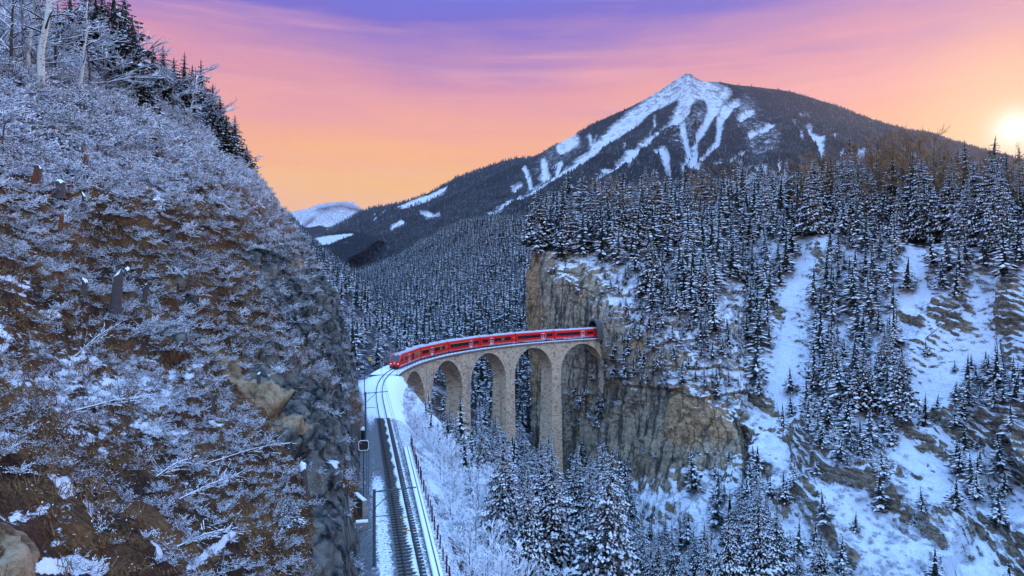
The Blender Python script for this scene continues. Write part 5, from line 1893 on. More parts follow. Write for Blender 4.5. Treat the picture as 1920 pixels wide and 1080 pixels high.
def polyd(polys, base=0.0):
    def f(p, n):
        a, b = proj(p)
        out = np.full(len(p), float(base))
        for poly, v in polys:
            out = np.where(in_poly(a, b, poly), v, out)
        return out
    return f


GULLY = [[(1495, 425), (1570, 430), (1545, 520), (1500, 640), (1500, 830), (1440, 830), (1450, 690), (1440, 620), (1480, 520)],
         [(1690, 455), (1745, 465), (1745, 560), (1735, 640), (1690, 640), (1700, 560)],
         [(1760, 600), (1900, 520), (1930, 500), (1930, 690), (1800, 720), (1740, 800), (1690, 800), (1700, 720)]]
# cliff-top wood and terraces
add_zone(T_cliff, 6000, polyd([([(1060, 830), (1205, 830), (1215, 1100), (1060, 1200)], .9), ([(1285, 850), (1420, 850), (1440, 1100), (1300, 1150)], .85), ([(1205, 960), (1300, 960), (1300, 1100), (1205, 1100)], .3)]), 5.2, (11, 18), 'gorge', lambda p: max(.3, min(1.0, (float(proj(p)[1]) - np.interp(float(proj(p)[0]), [1060, 1130, 1160, 1190, 1206, 1282, 1300, 1400], [835, 850, 840, 870, 990, 1000, 850, 870])) / F * p[1] / 14)))
add_zone(T_top, 9000, lambda p, n: np.where(proj(p)[0] < 1480, 1.0, .8) * np.where(p[:, 1] < 390, 1, .25) * np.where((proj(p)[0] > 1385) & (proj(p)[0] < 1740) & (p[:, 1] > 272), .22, 1), lambda p: np.where(proj(p)[0] < 1480, 5.2, 6.0), (18, 26), 'top',
         lambda p: 1.0 if proj(p)[0] < 1500 else 1.18)
# slopes of the cliff hill
add_zone(T_cliff, 5000, polyd([([(1010, 440), (1090, 440), (1092, 485), (1030, 500), (1004, 485)], .8), ([(1090, 440), (1410, 420), (1400, 540), (1330, 560), (1250, 530), (1130, 505)], .9), ([(1180, 540), (1310, 560), (1360, 640), (1290, 660), (1220, 610)], .35)]),
         4.4, (13, 20), 'cliffslope')
add_zone(T_cliff, 9000, polyd([([(1120, 500), (1300, 560), (1390, 640), (1395, 770), (1340, 745), (1250, 725), (1200, 640), (1150, 560)], .95), ([(1060, 720), (1110, 700), (1140, 800), (1060, 800)], .35), ([(1135, 640), (1200, 640), (1220, 720), (1130, 710)], .8)]), 2.3, (3.0, 7.5), 'ledge')
# right slopes
gm = lambda p, n: polyd([(g_, 1.0) for g_ in GULLY])(p, n)
RZ = [([(1385, 415), (1500, 425), (1480, 520), (1430, 570), (1390, 540)], .95), ([(1390, 540), (1440, 560), (1450, 640), (1400, 660)], .35), ([(1560, 430), (1690, 445), (1700, 560), (1640, 620), (1540, 520)], .75),
      ([(1510, 540), (1640, 560), (1700, 640), (1690, 760), (1600, 780), (1520, 730)], .85), ([(1360, 590), (1440, 580), (1450, 660), (1400, 670)], .5), ([(1745, 465), (1850, 470), (1870, 500), (1790, 560), (1750, 540)], .85)]
add_zone(T_right, 9000, lambda p, n: polyd(RZ, .03)(p, n) * (1 - gm(p, n)) * np.where(proj(p)[1] < 790, 1, 0), 4.3, (10, 17), 'rightslope')
RZ2 = [([(1515, 700), (1680, 740), (1700, 800), (1650, 870), (1560, 880), (1510, 820)], .8), ([(1780, 690), (1930, 700), (1930, 760), (1790, 755)], .7), ([(1770, 850), (1860, 830), (1890, 900), (1880, 960), (1790, 960)], .75),
       ([(1270, 860), (1420, 860), (1440, 960), (1290, 1010)], .7), ([(1400, 1010), (1500, 1020), (1500, 1090), (1380, 1090)], .4), ([(1440, 930), (1480, 930), (1480, 960)], .3)]
add_zone(T_right, 7000, lambda p, n: polyd(RZ2, .012)(p, n) * np.where(proj(p)[1] > 660, 1, 0), 2.8, (4.5, 9.5), 'rightlow')
add_zone(T_right, 3000, lambda p, n: polyd([([(1280, 900), (1480, 1060), (1500, 1260), (1180, 1260)], .9)])(p, n), 4.5, (13, 19), 'gorge')
# the gorge slope below the track
def gdens(p, n):
    a, b = proj(p)
    d_ = np.min(np.hypot(p[:, 0:1] - tr[None, ::4, 0], p[:, 1:2] - tr[None, ::4, 1]), axis=1)
    ok = (d_ > 8.5) & (a > 790) & (p[:, 1] > 44) & (p[:, 1] < 205)
    vd = np.min(np.hypot(p[:, 0:1] - track(np.arange(115, 228, 2.0))[None, :, 0], p[:, 1:2] - track(np.arange(115, 228, 2.0))[None, :, 1]), axis=1)
    return (ok & (vd > 7)) * np.where(p[:, 1] < 58, .12, 1.0)
LIM = [(760, 742), (790, 748), (808, 768), (835, 800), (855, 786), (884, 822), (915, 798), (950, 836), (985, 826), (1012, 858), (1036, 842), (1062, 866), (1082, 838), (1130, 868), (1160, 846), (1192, 880), (1206, 990), (1282, 1005), (1300, 862), (1400, 870), (1480, 1000), (1600, 1060)]


def gh(p):
    # tops stay below the line of sight to the piers: lower close to the track
    d_ = float(np.min(np.hypot(p[0] - tr[::4, 0], p[1] - tr[::4, 1])))
    k_ = min(1.0, .34 + d_ / 60)
    a_, b_ = proj(p)
    lim = np.interp(float(a_), [l[0] for l in LIM], [l[1] for l in LIM]) + random.uniform(-14, 16)
    if p[1] < 135 and a_ > 1185:
        lim = max(lim, 985 + random.uniform(-15, 45))
    return max(.16, min(k_, (float(b_) - lim) / F * p[1] / 23))
add_zone(T_gorge, 5200, gdens, lambda p: np.where(proj(p)[0] < 1010, 5.0, 5.8), (20, 30), 'gorge', gh)
# behind the viaduct and beyond
add_zone(T_lb, 6000, lambda p, n: ((p[:, 1] < 420) & (np.min(np.hypot(p[:, 0:1] - track(np.arange(60, 228, 3.0))[None, :, 0], p[:, 1:2] - track(np.arange(60, 228, 3.0))[None, :, 1]), axis=1) > 5.5)) * .9, 5.0, (9, 15), 'bank')
CANDN = len(CAND)

# choose the trees that show largest as individuals
def screen_h(c):
    p, h, z = c
    if p[1] < 5:
        return 0
    a, b = proj(p)
    if a < -40 or a > 1960:
        return 0
    top = b - F * h / p[1]
    if top > 1085 or b < -20:
        return 0
    return F * h / p[1] * (1.0 if z != 'bank' else .75)


order = sorted(range(CANDN), key=lambda i: -screen_h(CAND[i]))
IND = [i for i in order[:292] if screen_h(CAND[i]) > 0]
REST = [i for i in order[292:]]
ORD = ['first', 'second', 'third', 'fourth', 'fifth', 'sixth', 'seventh', 'eighth', 'ninth', 'tenth', 'eleventh', 'twelfth', 'thirteenth', 'fourteenth', 'fifteenth', 'sixteenth',
       'seventeenth', 'eighteenth', 'nineteenth', 'twentieth']
LAND = [(1128, 560, 'above the tunnel mouth'), (1015, 470, 'at the sheer left edge of the cliff top'), (1065, 460, 'on the bare cliff brow left of the tunnel'), (1200, 470, 'on the cliff top right of the tunnel'), (1290, 470, 'on the middle of the wooded cliff top'),
        (1380, 470, 'where the cliff wood meets the snow slope'), (1450, 480, 'left of the long snow gully'), (1545, 500, 'beside the small rock pinnacle'), (1620, 470, 'right of the rock pinnacle'),
        (1720, 440, 'at the head of the second snow gully'), (1790, 450, 'on the terrace right of the second gully'), (1860, 460, 'on the terrace rim below the low sun'), (1915, 460, 'at the right edge of the picture under the sun'),
        (1580, 640, 'in the strip of wood right of the long gully'), (1650, 720, 'low in the wood strip right of the long gully'), (1420, 620, 'on the open snow left of the long gully'),
        (1600, 830, 'on the broken rocks below the wood strip'), (1830, 720, 'above the dark rock band on the right'), (1830, 910, 'under the dark rock band on the right'), (1350, 900, 'at the foot of the orange cliff face'),
        (1450, 1040, 'at the bottom of the snowy ravine'), (1200, 900, 'beside the snow cone under the cliff'), (1260, 1000, 'right of the snow cone in the ravine'), (850, 830, 'in front of the second arch'), (930, 850, 'in front of the third arch'),
        (1010, 870, 'in front of the fourth arch'), (1080, 880, 'in front of the last pier'), (1140, 950, 'below the grey cliff foot'), (950, 980, 'on the slope below the second and third arch'), (1050, 1010, 'deep on the slope below the fourth arch'),
        (850, 960, 'closest to the retaining wall'), (720, 650, 'left of the leading carriage'), (680, 600, 'behind the rock spur left of the train'), (650, 540, 'high behind the rock spur'), (790, 720, 'behind the first arch'), (850, 740, 'behind the second arch'), (920, 740, 'behind the third arch'), (1000, 740, 'behind the fourth arch'),
        (1250, 640, 'on the snowy ledges right of the tunnel'), (1340, 700, 'on the upper ledges of the orange cliff')]


def nearest_land(a, b):
    return min(LAND, key=lambda l: (l[0] - a) ** 2 + 1.3 * (l[1] - b) ** 2)[2]


tree_info = []
for i in IND:
    p, h, z = CAND[i]
    a, b = proj(p)
    mid = min(b, 1075) - 0.4 * F * h / p[1]
    tree_info.append([i, a, mid, nearest_land(float(a), float(mid)), F * h / p[1]])
by_land = {}
for t_ in tree_info:
    by_land.setdefault(t_[3], []).append(t_)
LABEL = {}
for land, L in by_land.items():
    # tallest and shortest in the picture are picked out by look, the rest by their order from the left
    L.sort(key=lambda t_: t_[1])
    hs = sorted(t_[4] for t_ in L)
    for k, t_ in enumerate(L):
        if len(L) == 1:
            s_ = 'lone snow-laden spruce ' + land
        elif t_[4] == hs[-1]:
            s_ = 'tallest snow-laden spruce ' + land
        elif t_[4] == hs[0]:
            s_ = 'smallest snow-laden spruce ' + land
        elif k == 0:
            s_ = 'leftmost snowy spruce ' + land
        elif k == len(L) - 1:
            s_ = 'rightmost snowy spruce ' + land
        elif k < 20:
            s_ = '%s snowy spruce from the left %s' % (ORD[k], land)
        else:
            s_ = '%s snowy spruce from the right %s' % (ORD[len(L) - 1 - k], land) if len(L) - 1 - k < 20 else 'snowy spruce crowded in the middle of those %s' % land
        LABEL[t_[0]] = s_
GROUP = {'top': 'spruces of the wood on the cliff top and terrace', 'cliffslope': 'spruces on the upper cliff slope', 'ledge': 'small spruces on the cliff ledges', 'rightslope': 'spruces on the right snow slope',
         'rightlow': 'small trees among the right rocks', 'gorge': 'spruces on the slope below the viaduct', 'bank': 'spruces behind the train'}
for i in IND:
    p, h, z = CAND[i]
    r = empty('spruce_tree', tuple(p - np.array([0, 0, .3])), LABEL[i], 'spruce tree', GROUP[z], rotz=random.random() * 6.28)
    wd = h * random.uniform(.82, 1.3) * (1.25 if z in ('ledge', 'rightlow') else .92 if z == 'gorge' else 1)
    r.rotation_euler = (random.gauss(0, .03), random.gauss(0, .03), random.random() * 6.28)
    r.scale = (wd * random.uniform(.85, 1.15), wd, h)
    big = F * h / p[1] > 60
    me = (SPR_HI if big else SPR_MD)[random.randrange(4)]
    if F * h / p[1] > 125:
        me = SPR_XH[random.randrange(3)]
    if z == 'top' and random.random() < (.3 if proj(p)[0] < 1480 else .45):
        me = SPR_DK[random.randrange(3)]
    link('crown', me, r)
    link('trunk', TRUNKS[i % 3], r)

pr_ = [(CAND[i][0], CAND[i][1], CAND[i][2]) for i in REST]
if pr_:
    pts = np.array([c[0] for c in pr_]) - np.array([0, 0, .3])
    hs = np.array([c[1] for c in pr_])
    wd = hs * RNG.uniform(.9, 1.2, len(hs)) * np.array([1.25 if c[2] in ('ledge', 'rightlow') else 1 for c in pr_])
    scatter('spruce_wood', pts, yaw_rots(len(pts), .045), np.stack([wd, wd, hs], -1), SPR_MD, RNG.integers(0, 4, len(pts)))

# the far side of the valley: thousands of small trees
pts, _ = sample(T_rh, 36000, lambda p, n: np.where(p[:, 1] < 1500, 1, .4) * np.clip(1.25 + 1.2 * fbm(p * 0.008, 3, seed=201), .12, 1))
pts = pts[poisson(pts, 5.6)]
hs = RNG.uniform(11, 20, len(pts))
wd = hs * RNG.uniform(.95, 1.35, len(pts))
scatter('valley_forest', pts, yaw_rots(len(pts), .03), np.stack([wd, wd, hs], -1), SPR_FAR, RNG.integers(0, 3, len(pts)))
pts, _ = sample(T_lb, 14000, lambda p, n: (p[:, 1] >= 420) * np.clip(1.1 + fbm(p * 0.01, 3, seed=203), .2, 1))
pts = pts[poisson(pts, 7.0)]
hs = RNG.uniform(11, 19, len(pts))
wd = hs * RNG.uniform(.95, 1.35, len(pts))
scatter('bank_forest', pts, yaw_rots(len(pts), .03), np.stack([wd, wd, hs], -1), SPR_FAR, RNG.integers(0, 3, len(pts)))


M_frost = simple('frosted_needles', (.13, .14, .16), .9)


def cone_forest(name, T, n, thr, hr, dens=None, seed=0):
    """mountain forest: tiny six-sided firs baked into one mesh"""
    f = RNG.choice(len(T.q), size=n, p=T.area / T.area.sum())
    q = T.q[f]
    w_ = RNG.random((n, 2))
    pts_ = ((1 - w_[:, :1]) * (1 - w_[:, 1:]) * T.V[q[:, 0]] + w_[:, :1] * (1 - w_[:, 1:]) * T.V[q[:, 1]] + w_[:, :1] * w_[:, 1:] * T.V[q[:, 2]] + (1 - w_[:, :1]) * w_[:, 1:] * T.V[q[:, 3]])
    sn_ = T.attrs['snow'][q[:, 0]]
    a, b = proj(pts_)
    ok = (sn_ + RNG.normal(0, .12, n) < thr) & (a > -30) & (a < 1950) & (b < 600)
    if dens is not None:
        ok &= RNG.random(n) < dens(pts_, a, b)
    pts_ = pts_[ok]
    m_ = len(pts_)
    h_ = RNG.uniform(*hr, m_)
    w2 = h_ * RNG.uniform(.16, .26, m_)
    ang = RNG.random(m_) * 6.28
    k5 = 5
    th_ = ang[:, None] + np.arange(k5)[None, :] * 6.283 / k5
    base_ = np.stack([pts_[:, None, 0] + np.cos(th_) * w2[:, None], pts_[:, None, 1] + np.sin(th_) * w2[:, None], np.repeat(pts_[:, None, 2] + h_[:, None] * .08, k5, 1)], -1)
    tip_ = pts_ + np.stack([0 * h_, 0 * h_, h_], -1)
    V = np.concatenate([base_.reshape(-1, 3), tip_])
    i_ = np.arange(m_)[:, None] * k5
    jj = np.arange(k5)[None, :]
    Fc = np.stack([i_ + jj, i_ + (jj + 1) % k5, np.repeat(m_ * k5 + np.arange(m_)[:, None], k5, 1)], -1).reshape(-1, 3)
    fm = (RNG.random(len(Fc)) < .14).astype(np.int32)
    me = raw_mesh(name, V, Fc, [M_needle, M_frost], fm)
    return link(name, me, kind='stuff')


def mt_dens(p, a, b):
    alt = smooth(b, 165, 240)
    return np.clip(.25 + .9 * alt, 0, 1) * np.where((b < 235) & (np.abs(a - 1300) < 130 + .6 * (b - 150)), .25, 1)


cone_forest('mountain_forest', T_mt, 110000, .42, (8, 17), mt_dens)
cone_forest('ridge_forest', T_sh, 9000, .45, (18, 30))
cone_forest('meadow_edge_trees', T_mead, 500, .3, (10, 16))

# brown larches and frosted broadleaf trees among the spruces of the right terrace
rl = 0
LL = {0: 'bare brown larch standing %s', 1: 'bare russet larch with thin crown %s', 2: 'frosted leafless tree %s'}
cnt = {}
for (px, k, h) in [(1490, .55, 17), (1520, .5, 18), (1545, .6, 19), (1580, .5, 21), (1610, .62, 19), (1640, .55, 23), (1655, .4, 22), (1672, .62, 22), (1690, .5, 23), (1712, .55, 24), (1730, .42, 25), (1755, .6, 24), (1800, .6, 26), (1842, .5, 25),
                   (1500, .8, 19), (1512, .35, 17), (1533, .7, 20), (1562, .4, 20), (1595, .75, 21), (1625, .7, 22), (1648, .3, 20), (1665, .75, 23), (1700, .7, 23), (1745, .8, 24), (1768, .4, 22), (1790, .7, 25), (1820, .4, 24), (1865, .6, 25), (1885, .45, 25), (1905, .65, 26),  # extra larches added to bring in warm orange-brown light
                   (1340, .5, 18), (1362, .4, 18), (1395, .6, 17), (1420, .5, 17), (1440, .62, 16), (1465, .5, 17), (1128, .35, 18), (1150, .4, 17), (1225, .45, 17), (1300, .4, 17)]:
    # point on the terrace at that bearing
    a, b = proj(T_top.V)
    depth_ok = np.abs(a - px) < 8
    cand = T_top.V[depth_ok]
    if not len(cand):
        continue
    cand = cand[np.argsort(cand[:, 1])]
    p = cand[int(len(cand) * k * .7)]
    h = h * (1.5 if px < 1760 else 1.12)
    typ = 2 if 1390 < px < 1475 and px != 1440 else (rl % 2)
    tm, bm = (LARCH[rl % 2] if typ < 2 else BARE[rl % 4])
    rl += 1
    land = nearest_land(px, 460)
    key = LL[typ] % land
    cnt[key] = cnt.get(key, 0) + 1
    lab = key if cnt[key] == 1 else key.replace('bare', '%s bare' % ORD[cnt[key] - 1]).replace('frosted', '%s frosted' % ORD[cnt[key] - 1])
    r = empty('larch_tree' if typ < 2 else 'bare_tree', tuple(p), lab, 'larch' if typ < 2 else 'bare tree', 'leafless trees on the terrace', rotz=random.random() * 6)
    r.scale = (h * .8, h * .8, h)
    link('trunk', tm, r)
    link('branches', bm, r)
#@PART5
# ------------------------------------------------------------------ the left hillside: stumps, birches, bare trees, brush
T_hill.bvh = BVHTree.FromPolygons(T_hill.V.tolist(), T_hill.q.tolist())


def hit(px, py, T=T_hill):
    if T.bvh is None:
        T.bvh = BVHTree.FromPolygons(T.V.tolist(), T.q.tolist())
    d_ = Vector(((px - CX) / F, 1.0, -(py - CY) / F)).normalized()
    loc, nr_, _i, _d = T.bvh.ray_cast(Vector((0, 0, 0)), d_)
    return loc


def stump(px, py, hpx, wpx, label, lean=0.0, orange=False, hollow=False, cap=True):
    p = hit(px, py)
    if p is None:
        return
    Y = p.y
    H, Wd = hpx / F * Y, wpx / F * Y / 2
    rd = random.Random(int(px * 7 + py))
    r = empty('tree_stump', tuple(p - Vector((0, 0, .25))), label, 'tree stump', 'broken stumps on the hillside', rotz=rd.random() * 6.28)
    b = MB()
    n__ = 11
    rows = []
    for k, z_ in enumerate((0, .12, .35, .6, .82, 1.0)):
        flare = 1.35 if k == 0 else 1.1 if k == 1 else 1.0 - .12 * z_
        ring = []
        for j in range(n__):
            t_ = j * 6.283 / n__
            rr = Wd * flare * (1 + .16 * math.sin(3 * t_ + px) + rd.uniform(-.07, .07))
            top_ = (rd.uniform(-.10, .06) * H + .12 * H * math.sin(t_ + px * .3)) if k == 5 else 0
            ring.append((math.cos(t_) * rr + lean * H * z_ * math.cos(-r.rotation_euler.z), math.sin(t_) * rr + lean * H * z_ * math.sin(-r.rotation_euler.z), z_ * (H + .25) + top_))
        rows.append(ring)
    vs_ = [p_ for rg_ in rows for p_ in rg_]
    fs_, ms = [], []
    for k in range(5):
        for j in range(n__):
            j2 = (j + 1) % n__
            fs_.append((k * n__ + j, k * n__ + j2, (k + 1) * n__ + j2, (k + 1) * n__ + j))
    cidx = len(vs_)
    cx_ = sum(p_[0] for p_ in rows[-1]) / n__
    cy_ = sum(p_[1] for p_ in rows[-1]) / n__
    vs_.append((cx_, cy_, H * (.8 if hollow else 1.0) + .2))
    b.add(vs_, fs_)
    b.add(vs_, [])
    for j in range(n__):
        b.f.append((5 * n__ + j, 5 * n__ + (j + 1) % n__, cidx))
        b.m.append(0)
    b.v = b.v[:len(vs_)]
    b.obj('trunk', [M_orangewood if orange == 'all' else M_wood], r)
    if orange and orange != 'all':
        sp = MB()
        a_ = -r.rotation_euler.z - 1.2
        w_ = Wd * 1.02
        pts_ = []
        for z_, wd_ in ((.03, .5), (.3, .8), (.6, .7), (.95, .15)):
            for t_ in (-.5, 0, .5):
                an = a_ + t_ * wd_ * 1.6
                rr = w_ * (1.22 if z_ < .1 else 1.12) + .02
                pts_.append((math.cos(an) * rr + lean * H * z_ * math.cos(-r.rotation_euler.z), math.sin(an) * rr + lean * H * z_ * math.sin(-r.rotation_euler.z), z_ * (H + .25)))
        sp.add(pts_, [(3 * i + j, 3 * i + j + 1, 3 * i + j + 4, 3 * i + j + 3) for i in range(3) for j in range(2)])
        sp.obj('rotten_core', [M_orangewood], r)
    if cap:
        c_ = MB()
        top = [(x_, y_, z_ + .02) for x_, y_, z_ in rows[-1]]
        c_.add(top + [(cx_, cy_, H + .25 + Wd * .5)], [(j, (j + 1) % n__, n__) for j in range(n__)])
        c_.obj('snow_cap', [M_snow], r)


for a in [
    (215, 592, 76, 19, 'tallest grey broken stump standing alone on the middle of the hillside', .06, False, True),
    (267, 568, 36, 10, 'short leaning stump just right of the tallest grey stump', .25, False),
    (157, 563, 38, 10, 'dark slim stump left of the tallest grey stump', .05, False),
    (239, 530, 26, 9, 'stub half hidden behind the tallest grey stump', .0, False),
    (321, 458, 25, 13, 'black burnt looking stump below the upper brush', .1, False, False, False),
    (112, 438, 36, 8, 'thin orange rotten post on the upper left slope', .1, 'all', False, False),
    (65, 350, 38, 15, 'grey stump split open to orange wood near the left edge', .15, True),
    (113, 366, 26, 17, 'thick dark stump on the upper left slope', 0, False),
    (129, 363, 16, 9, 'small orange stub beside the thick dark stump', .1, 'all', False, False),
    (94, 366, 20, 6, 'thin rust coloured stub left of the thick dark stump', 0, 'all', False, False),
    (159, 323, 32, 8, 'reddish rotten stump among snowy brush high on the slope', .05, 'all', False, False),
    (291, 394, 20, 7, 'small pale stump in the brush near the skyline', -.05, True),
    (155, 398, 34, 7, 'weathered thin stump under the upper brush', .05, False),
    (394, 776, 34, 7, 'leaning brown snag on the lower slope', .3, False, False, False),
    (574, 934, 60, 13, 'snow capped brown stump on the lip of the dark rock', -.1, False),
    (485, 718, 17, 8, 'little stub on the edge of the tan rock strip', 0, False)]:
    stump(*a)

# birches and bare trees
M_birch, _t = new_mat('birch_bark')
_pos = _t.n('ShaderNodeTexCoord').outputs['Object']
_b = _t.step(_t.noise(_t.vmath('MULTIPLY', _pos, (2.0, 2.0, 3.2)), 2.2, 4, .65), .57, .64)
finish(M_birch, _t, _t.mix(_b, (0.50, 0.50, 0.44), (0.05, 0.045, 0.04)), .8)


def birch(px, py, H, rad, lean, label, seed):
    p = hit(px, py)
    if p is None:
        return
    rd = random.Random(seed)
    r = empty('birch_tree', tuple(p - Vector((0, 0, .2))), label, 'birch tree', 'birches at the top of the hillside')
    b = MB()
    pts_ = []
    for k in range(9):
        z_ = k / 8
        pts_.append(Vector((lean * H * z_ + .12 * math.sin(k * 1.9 + seed), .1 * math.cos(k * 1.3), z_ * H)))
    b.tube(pts_, [rad * (1.15 - .85 * k / 8) for k in range(9)], 9)
    b.obj('trunk', [M_birch], r, smooth_=True)
    br = MB()
    for k in range(16):
        f_ = rd.uniform(.28, .98)
        q = pts_[int(f_ * 8)].lerp(pts_[min(8, int(f_ * 8) + 1)], f_ * 8 - int(f_ * 8))
        az = rd.random() * 6.28
        L__ = H * rd.uniform(.12, .3) * (1.2 - f_ * .6)
        d_ = Vector((math.cos(az), math.sin(az) * .7, rd.uniform(.1, .8))).normalized()
        m_ = q + d_ * L__ * .5 + Vector((0, 0, L__ * .04))
        e_ = q + d_ * L__ + Vector((0, 0, -L__ * .08))
        br.tube([q, m_, e_], [rad * .38 * (1.1 - f_ * .6), rad * .24 * (1.1 - f_ * .6), .012], 4, 0, cap=False)
        roofstrip(br, q + Vector((0, 0, rad * .2)), m_ + Vector((0, 0, rad * .2)), .05, .05, 1)
        roofstrip(br, m_ + Vector((0, 0, rad * .1)), e_ + Vector((0, 0, .02)), .04, .05, 1)
        for j in range(7):
            g_ = rd.uniform(.3, 1)
            a_ = m_.lerp(e_, g_)
            c_ = a_ + Vector((rd.uniform(-1, 1), rd.uniform(-1, 1), rd.uniform(-.5, .6))) * L__ * .3
            strip(br, a_, c_, .02, .006, 0)
            strip(br, a_, c_, .02, .006, 0, Vector((.2, 1, 0)))
            roofstrip(br, a_, c_, .03, .035, 1)
    br.obj('branches', [M_twig, M_snowb], r)


birch(71, 176, 15, .28, .10, 'thick white birch with black branch stubs at the top left', 1)
birch(50, 140, 13, .13, .09, 'thin pale birch just left of the thick white birch', 2)
birch(149, 178, 9, .16, .09, 'crooked grey birch right of the thick white birch', 3)
birch(356, 243, 7, .12, .06, 'small pale birch leaning at the skyline', 4)


def hill_tree(kind, px, py, hpx, label, wide=1.0):
    p = hit(px, py)
    if p is None:
        return
    h = hpx / F * p.y
    r = empty('spruce_tree' if kind == 's' else 'bare_tree', tuple(p - Vector((0, 0, .2))), label, 'spruce tree' if kind == 's' else 'bare tree', 'trees along the skyline of the left hillside', rotz=random.random() * 6.28)
    r.scale = (h * wide, h * wide, h)
    if kind == 's':
        link('crown', SPR_DK[random.randrange(3)], r)
        link('trunk', TRUNKS[0], r)
    else:
        tm, bm = BARE[random.randrange(4)]
        link('trunk', tm, r)
        link('branches', bm, r)


HT = [('s', 212, 160, 190, 'big dark conifer at the top of the left slope', 1.5), ('s', 178, 150, 170, 'dark conifer behind the crooked grey birch', 1.4), ('s', 247, 175, 150, 'dark spruce leaning out over the upper skyline', 1.3),
      ('s', 268, 215, 90, 'low black spruce below the upper skyline', 1.6), ('s', 305, 205, 125, 'pointed spruce in the middle of the left skyline', 1.3), ('s', 345, 228, 135, 'slim pointed spruce right of centre on the left skyline', 1.1),
      ('s', 376, 246, 138, 'lone topped spruce where the left skyline drops', 1.1), ('s', 412, 275, 100, 'dark spruce with snowy edge low on the left skyline', 1.3), ('s', 440, 292, 80, 'lowest dark spruce at the corner of the left skyline', 1.5), ('s', 424, 302, 90, 'squat black spruce under the corner of the left skyline', 1.7),
      ('s', 392, 262, 96, 'half hidden dark spruce behind the small leaning birch', 1.4), ('s', 462, 318, 50, 'small spruce below the corner of the left skyline', 1.7), ('s', 130, 120, 150, 'dark conifer above the thick birch', 1.4)]
HT += [('s', 232, 150, 165, 'full dark conifer crowding the big conifer at the top', 1.8), ('s', 285, 190, 100, 'bushy dark spruce left of the pointed skyline spruce', 1.8), ('s', 325, 216, 112, 'bushy spruce filling the gap on the left skyline', 1.8), ('s', 360, 236, 118, 'broad spruce behind the slim pointed one', 1.7), ('s', 398, 262, 108, 'broad dark spruce on the falling left skyline', 1.8), ('s', 190, 120, 140, 'dark conifer above the crooked birch', 1.7), ('s', 160, 90, 120, 'dark conifer high at the top edge', 1.6)]
HT += [('b', 284, 200, 120, 'frosted bare tree at the centre of the left skyline', 1.3), ('b', 325, 222, 105, 'frosted bare tree between two pointed spruces', 1.4), ('b', 366, 246, 130, 'many stemmed bare tree on the skyline', 1.3), ('b', 398, 268, 105, 'bare tree with drooping twigs on the skyline', 1.4),
       ('b', 448, 292, 70, 'bare tree reaching out at the skyline corner', 1.7), ('b', 240, 170, 150, 'tall bare tree against the violet sky', 1.2), ('b', 20, 130, 210, 'bare tree at the upper left edge', 1.2), ('b', 105, 140, 190, 'bare tree behind the thick birch', 1.2),
       ('b', 165, 175, 150, 'bare tree beside the crooked birch', 1.3), ('b', 195, 178, 130, 'bare snowy tree in front of the big dark conifer', 1.4), ('b', 40, 120, 200, 'bare tree behind the thin pale birch', 1.1), ('b', 5, 300, 110, 'black stemmed bush tree at the left edge', 1.8),
       ('b', 225, 190, 90, 'low bare tree with snowy twigs under the big dark conifer', 1.7), ('b', 75, 150, 160, 'bare tree close behind the thick birch stem', 1.2), ('b', 470, 330, 50, 'low frosted tree on the falling skyline', 1.7), ('b', 345, 250, 70, 'low frosted tree left of the small leaning birch', 1.7)]
for t_ in HT:
    hill_tree(*t_)

# small snowy fir by the stump on the rock lip
p = hit(545, 985)
if p is not None:
    r = empty('spruce_tree', tuple(p - Vector((0, 0, .1))), 'small snow covered fir bush beside the snow capped stump', 'spruce tree', None, rotz=1)
    h = 64 / F * p.y
    r.scale = (h * 1.9, h * 1.9, h)
    link('crown', SPR_HI[3], r)
    link('trunk', TRUNKS[1], r)

# fallen branchy stems lying on the slope under snow
for (x1, y1, x2, y2, label) in [(120, 780, 275, 751, 'long snow lined fallen stem on the lower left slope'), (292, 898, 346, 871, 'fallen branch with white twigs in the middle of the lower slope'), (390, 872, 522, 838, 'snowy fallen tree pointing to the dark rock'),
                                (335, 940, 440, 900, 'low fallen branch on the bottom slope'), (140, 672, 205, 623, 'snowy fallen stem below the tallest stump'), (330, 1030, 420, 1002, 'fallen twiggy branch near the bottom edge')]:
    a_, b_ = hit(x1, y1), hit(x2, y2)
    if a_ is None or b_ is None or (a_ - b_).length > 25:
        continue
    rd = random.Random(x1)
    r = empty('fallen_branch', tuple(a_), label, 'fallen branch')
    up_ = Vector((.25, -.2, .3))
    q0, q1 = Vector((0, 0, 0)) + up_ * .3, (b_ - a_) + up_
    b = MB()
    mid = q0.lerp(q1, .5) + Vector((0, 0, .1))
    b.tube([q0, mid, q1], [.024, .02, .008], 5)
    roofstrip(b, q0 + Vector((0, 0, .04)), mid + Vector((0, 0, .04)), .02, .035, 1)
    roofstrip(b, mid + Vector((0, 0, .04)), q1 + Vector((0, 0, .03)), .016, .03, 1)
    b.obj('stem', [M_wood, M_snowb], r)
    b = MB()
    L__ = (q1 - q0).length
    for k in range(70):
        f_ = rd.uniform(.1, 1)
        s0_ = q0.lerp(q1, f_)
        d_ = ((q1 - q0).normalized() * rd.uniform(.2, 1.0) + Vector((rd.uniform(-.7, .7), rd.uniform(-.7, .7), rd.uniform(-.3, .5)))).normalized()
        e_ = s0_ + d_ * rd.uniform(.3, .2 * L__ + .3)
        strip(b, s0_, e_, .014, .006, 0)
        dashes(b, rd, s0_, e_, .014, .02)
    b.obj('twigs', [M_twig, M_snowb], r)

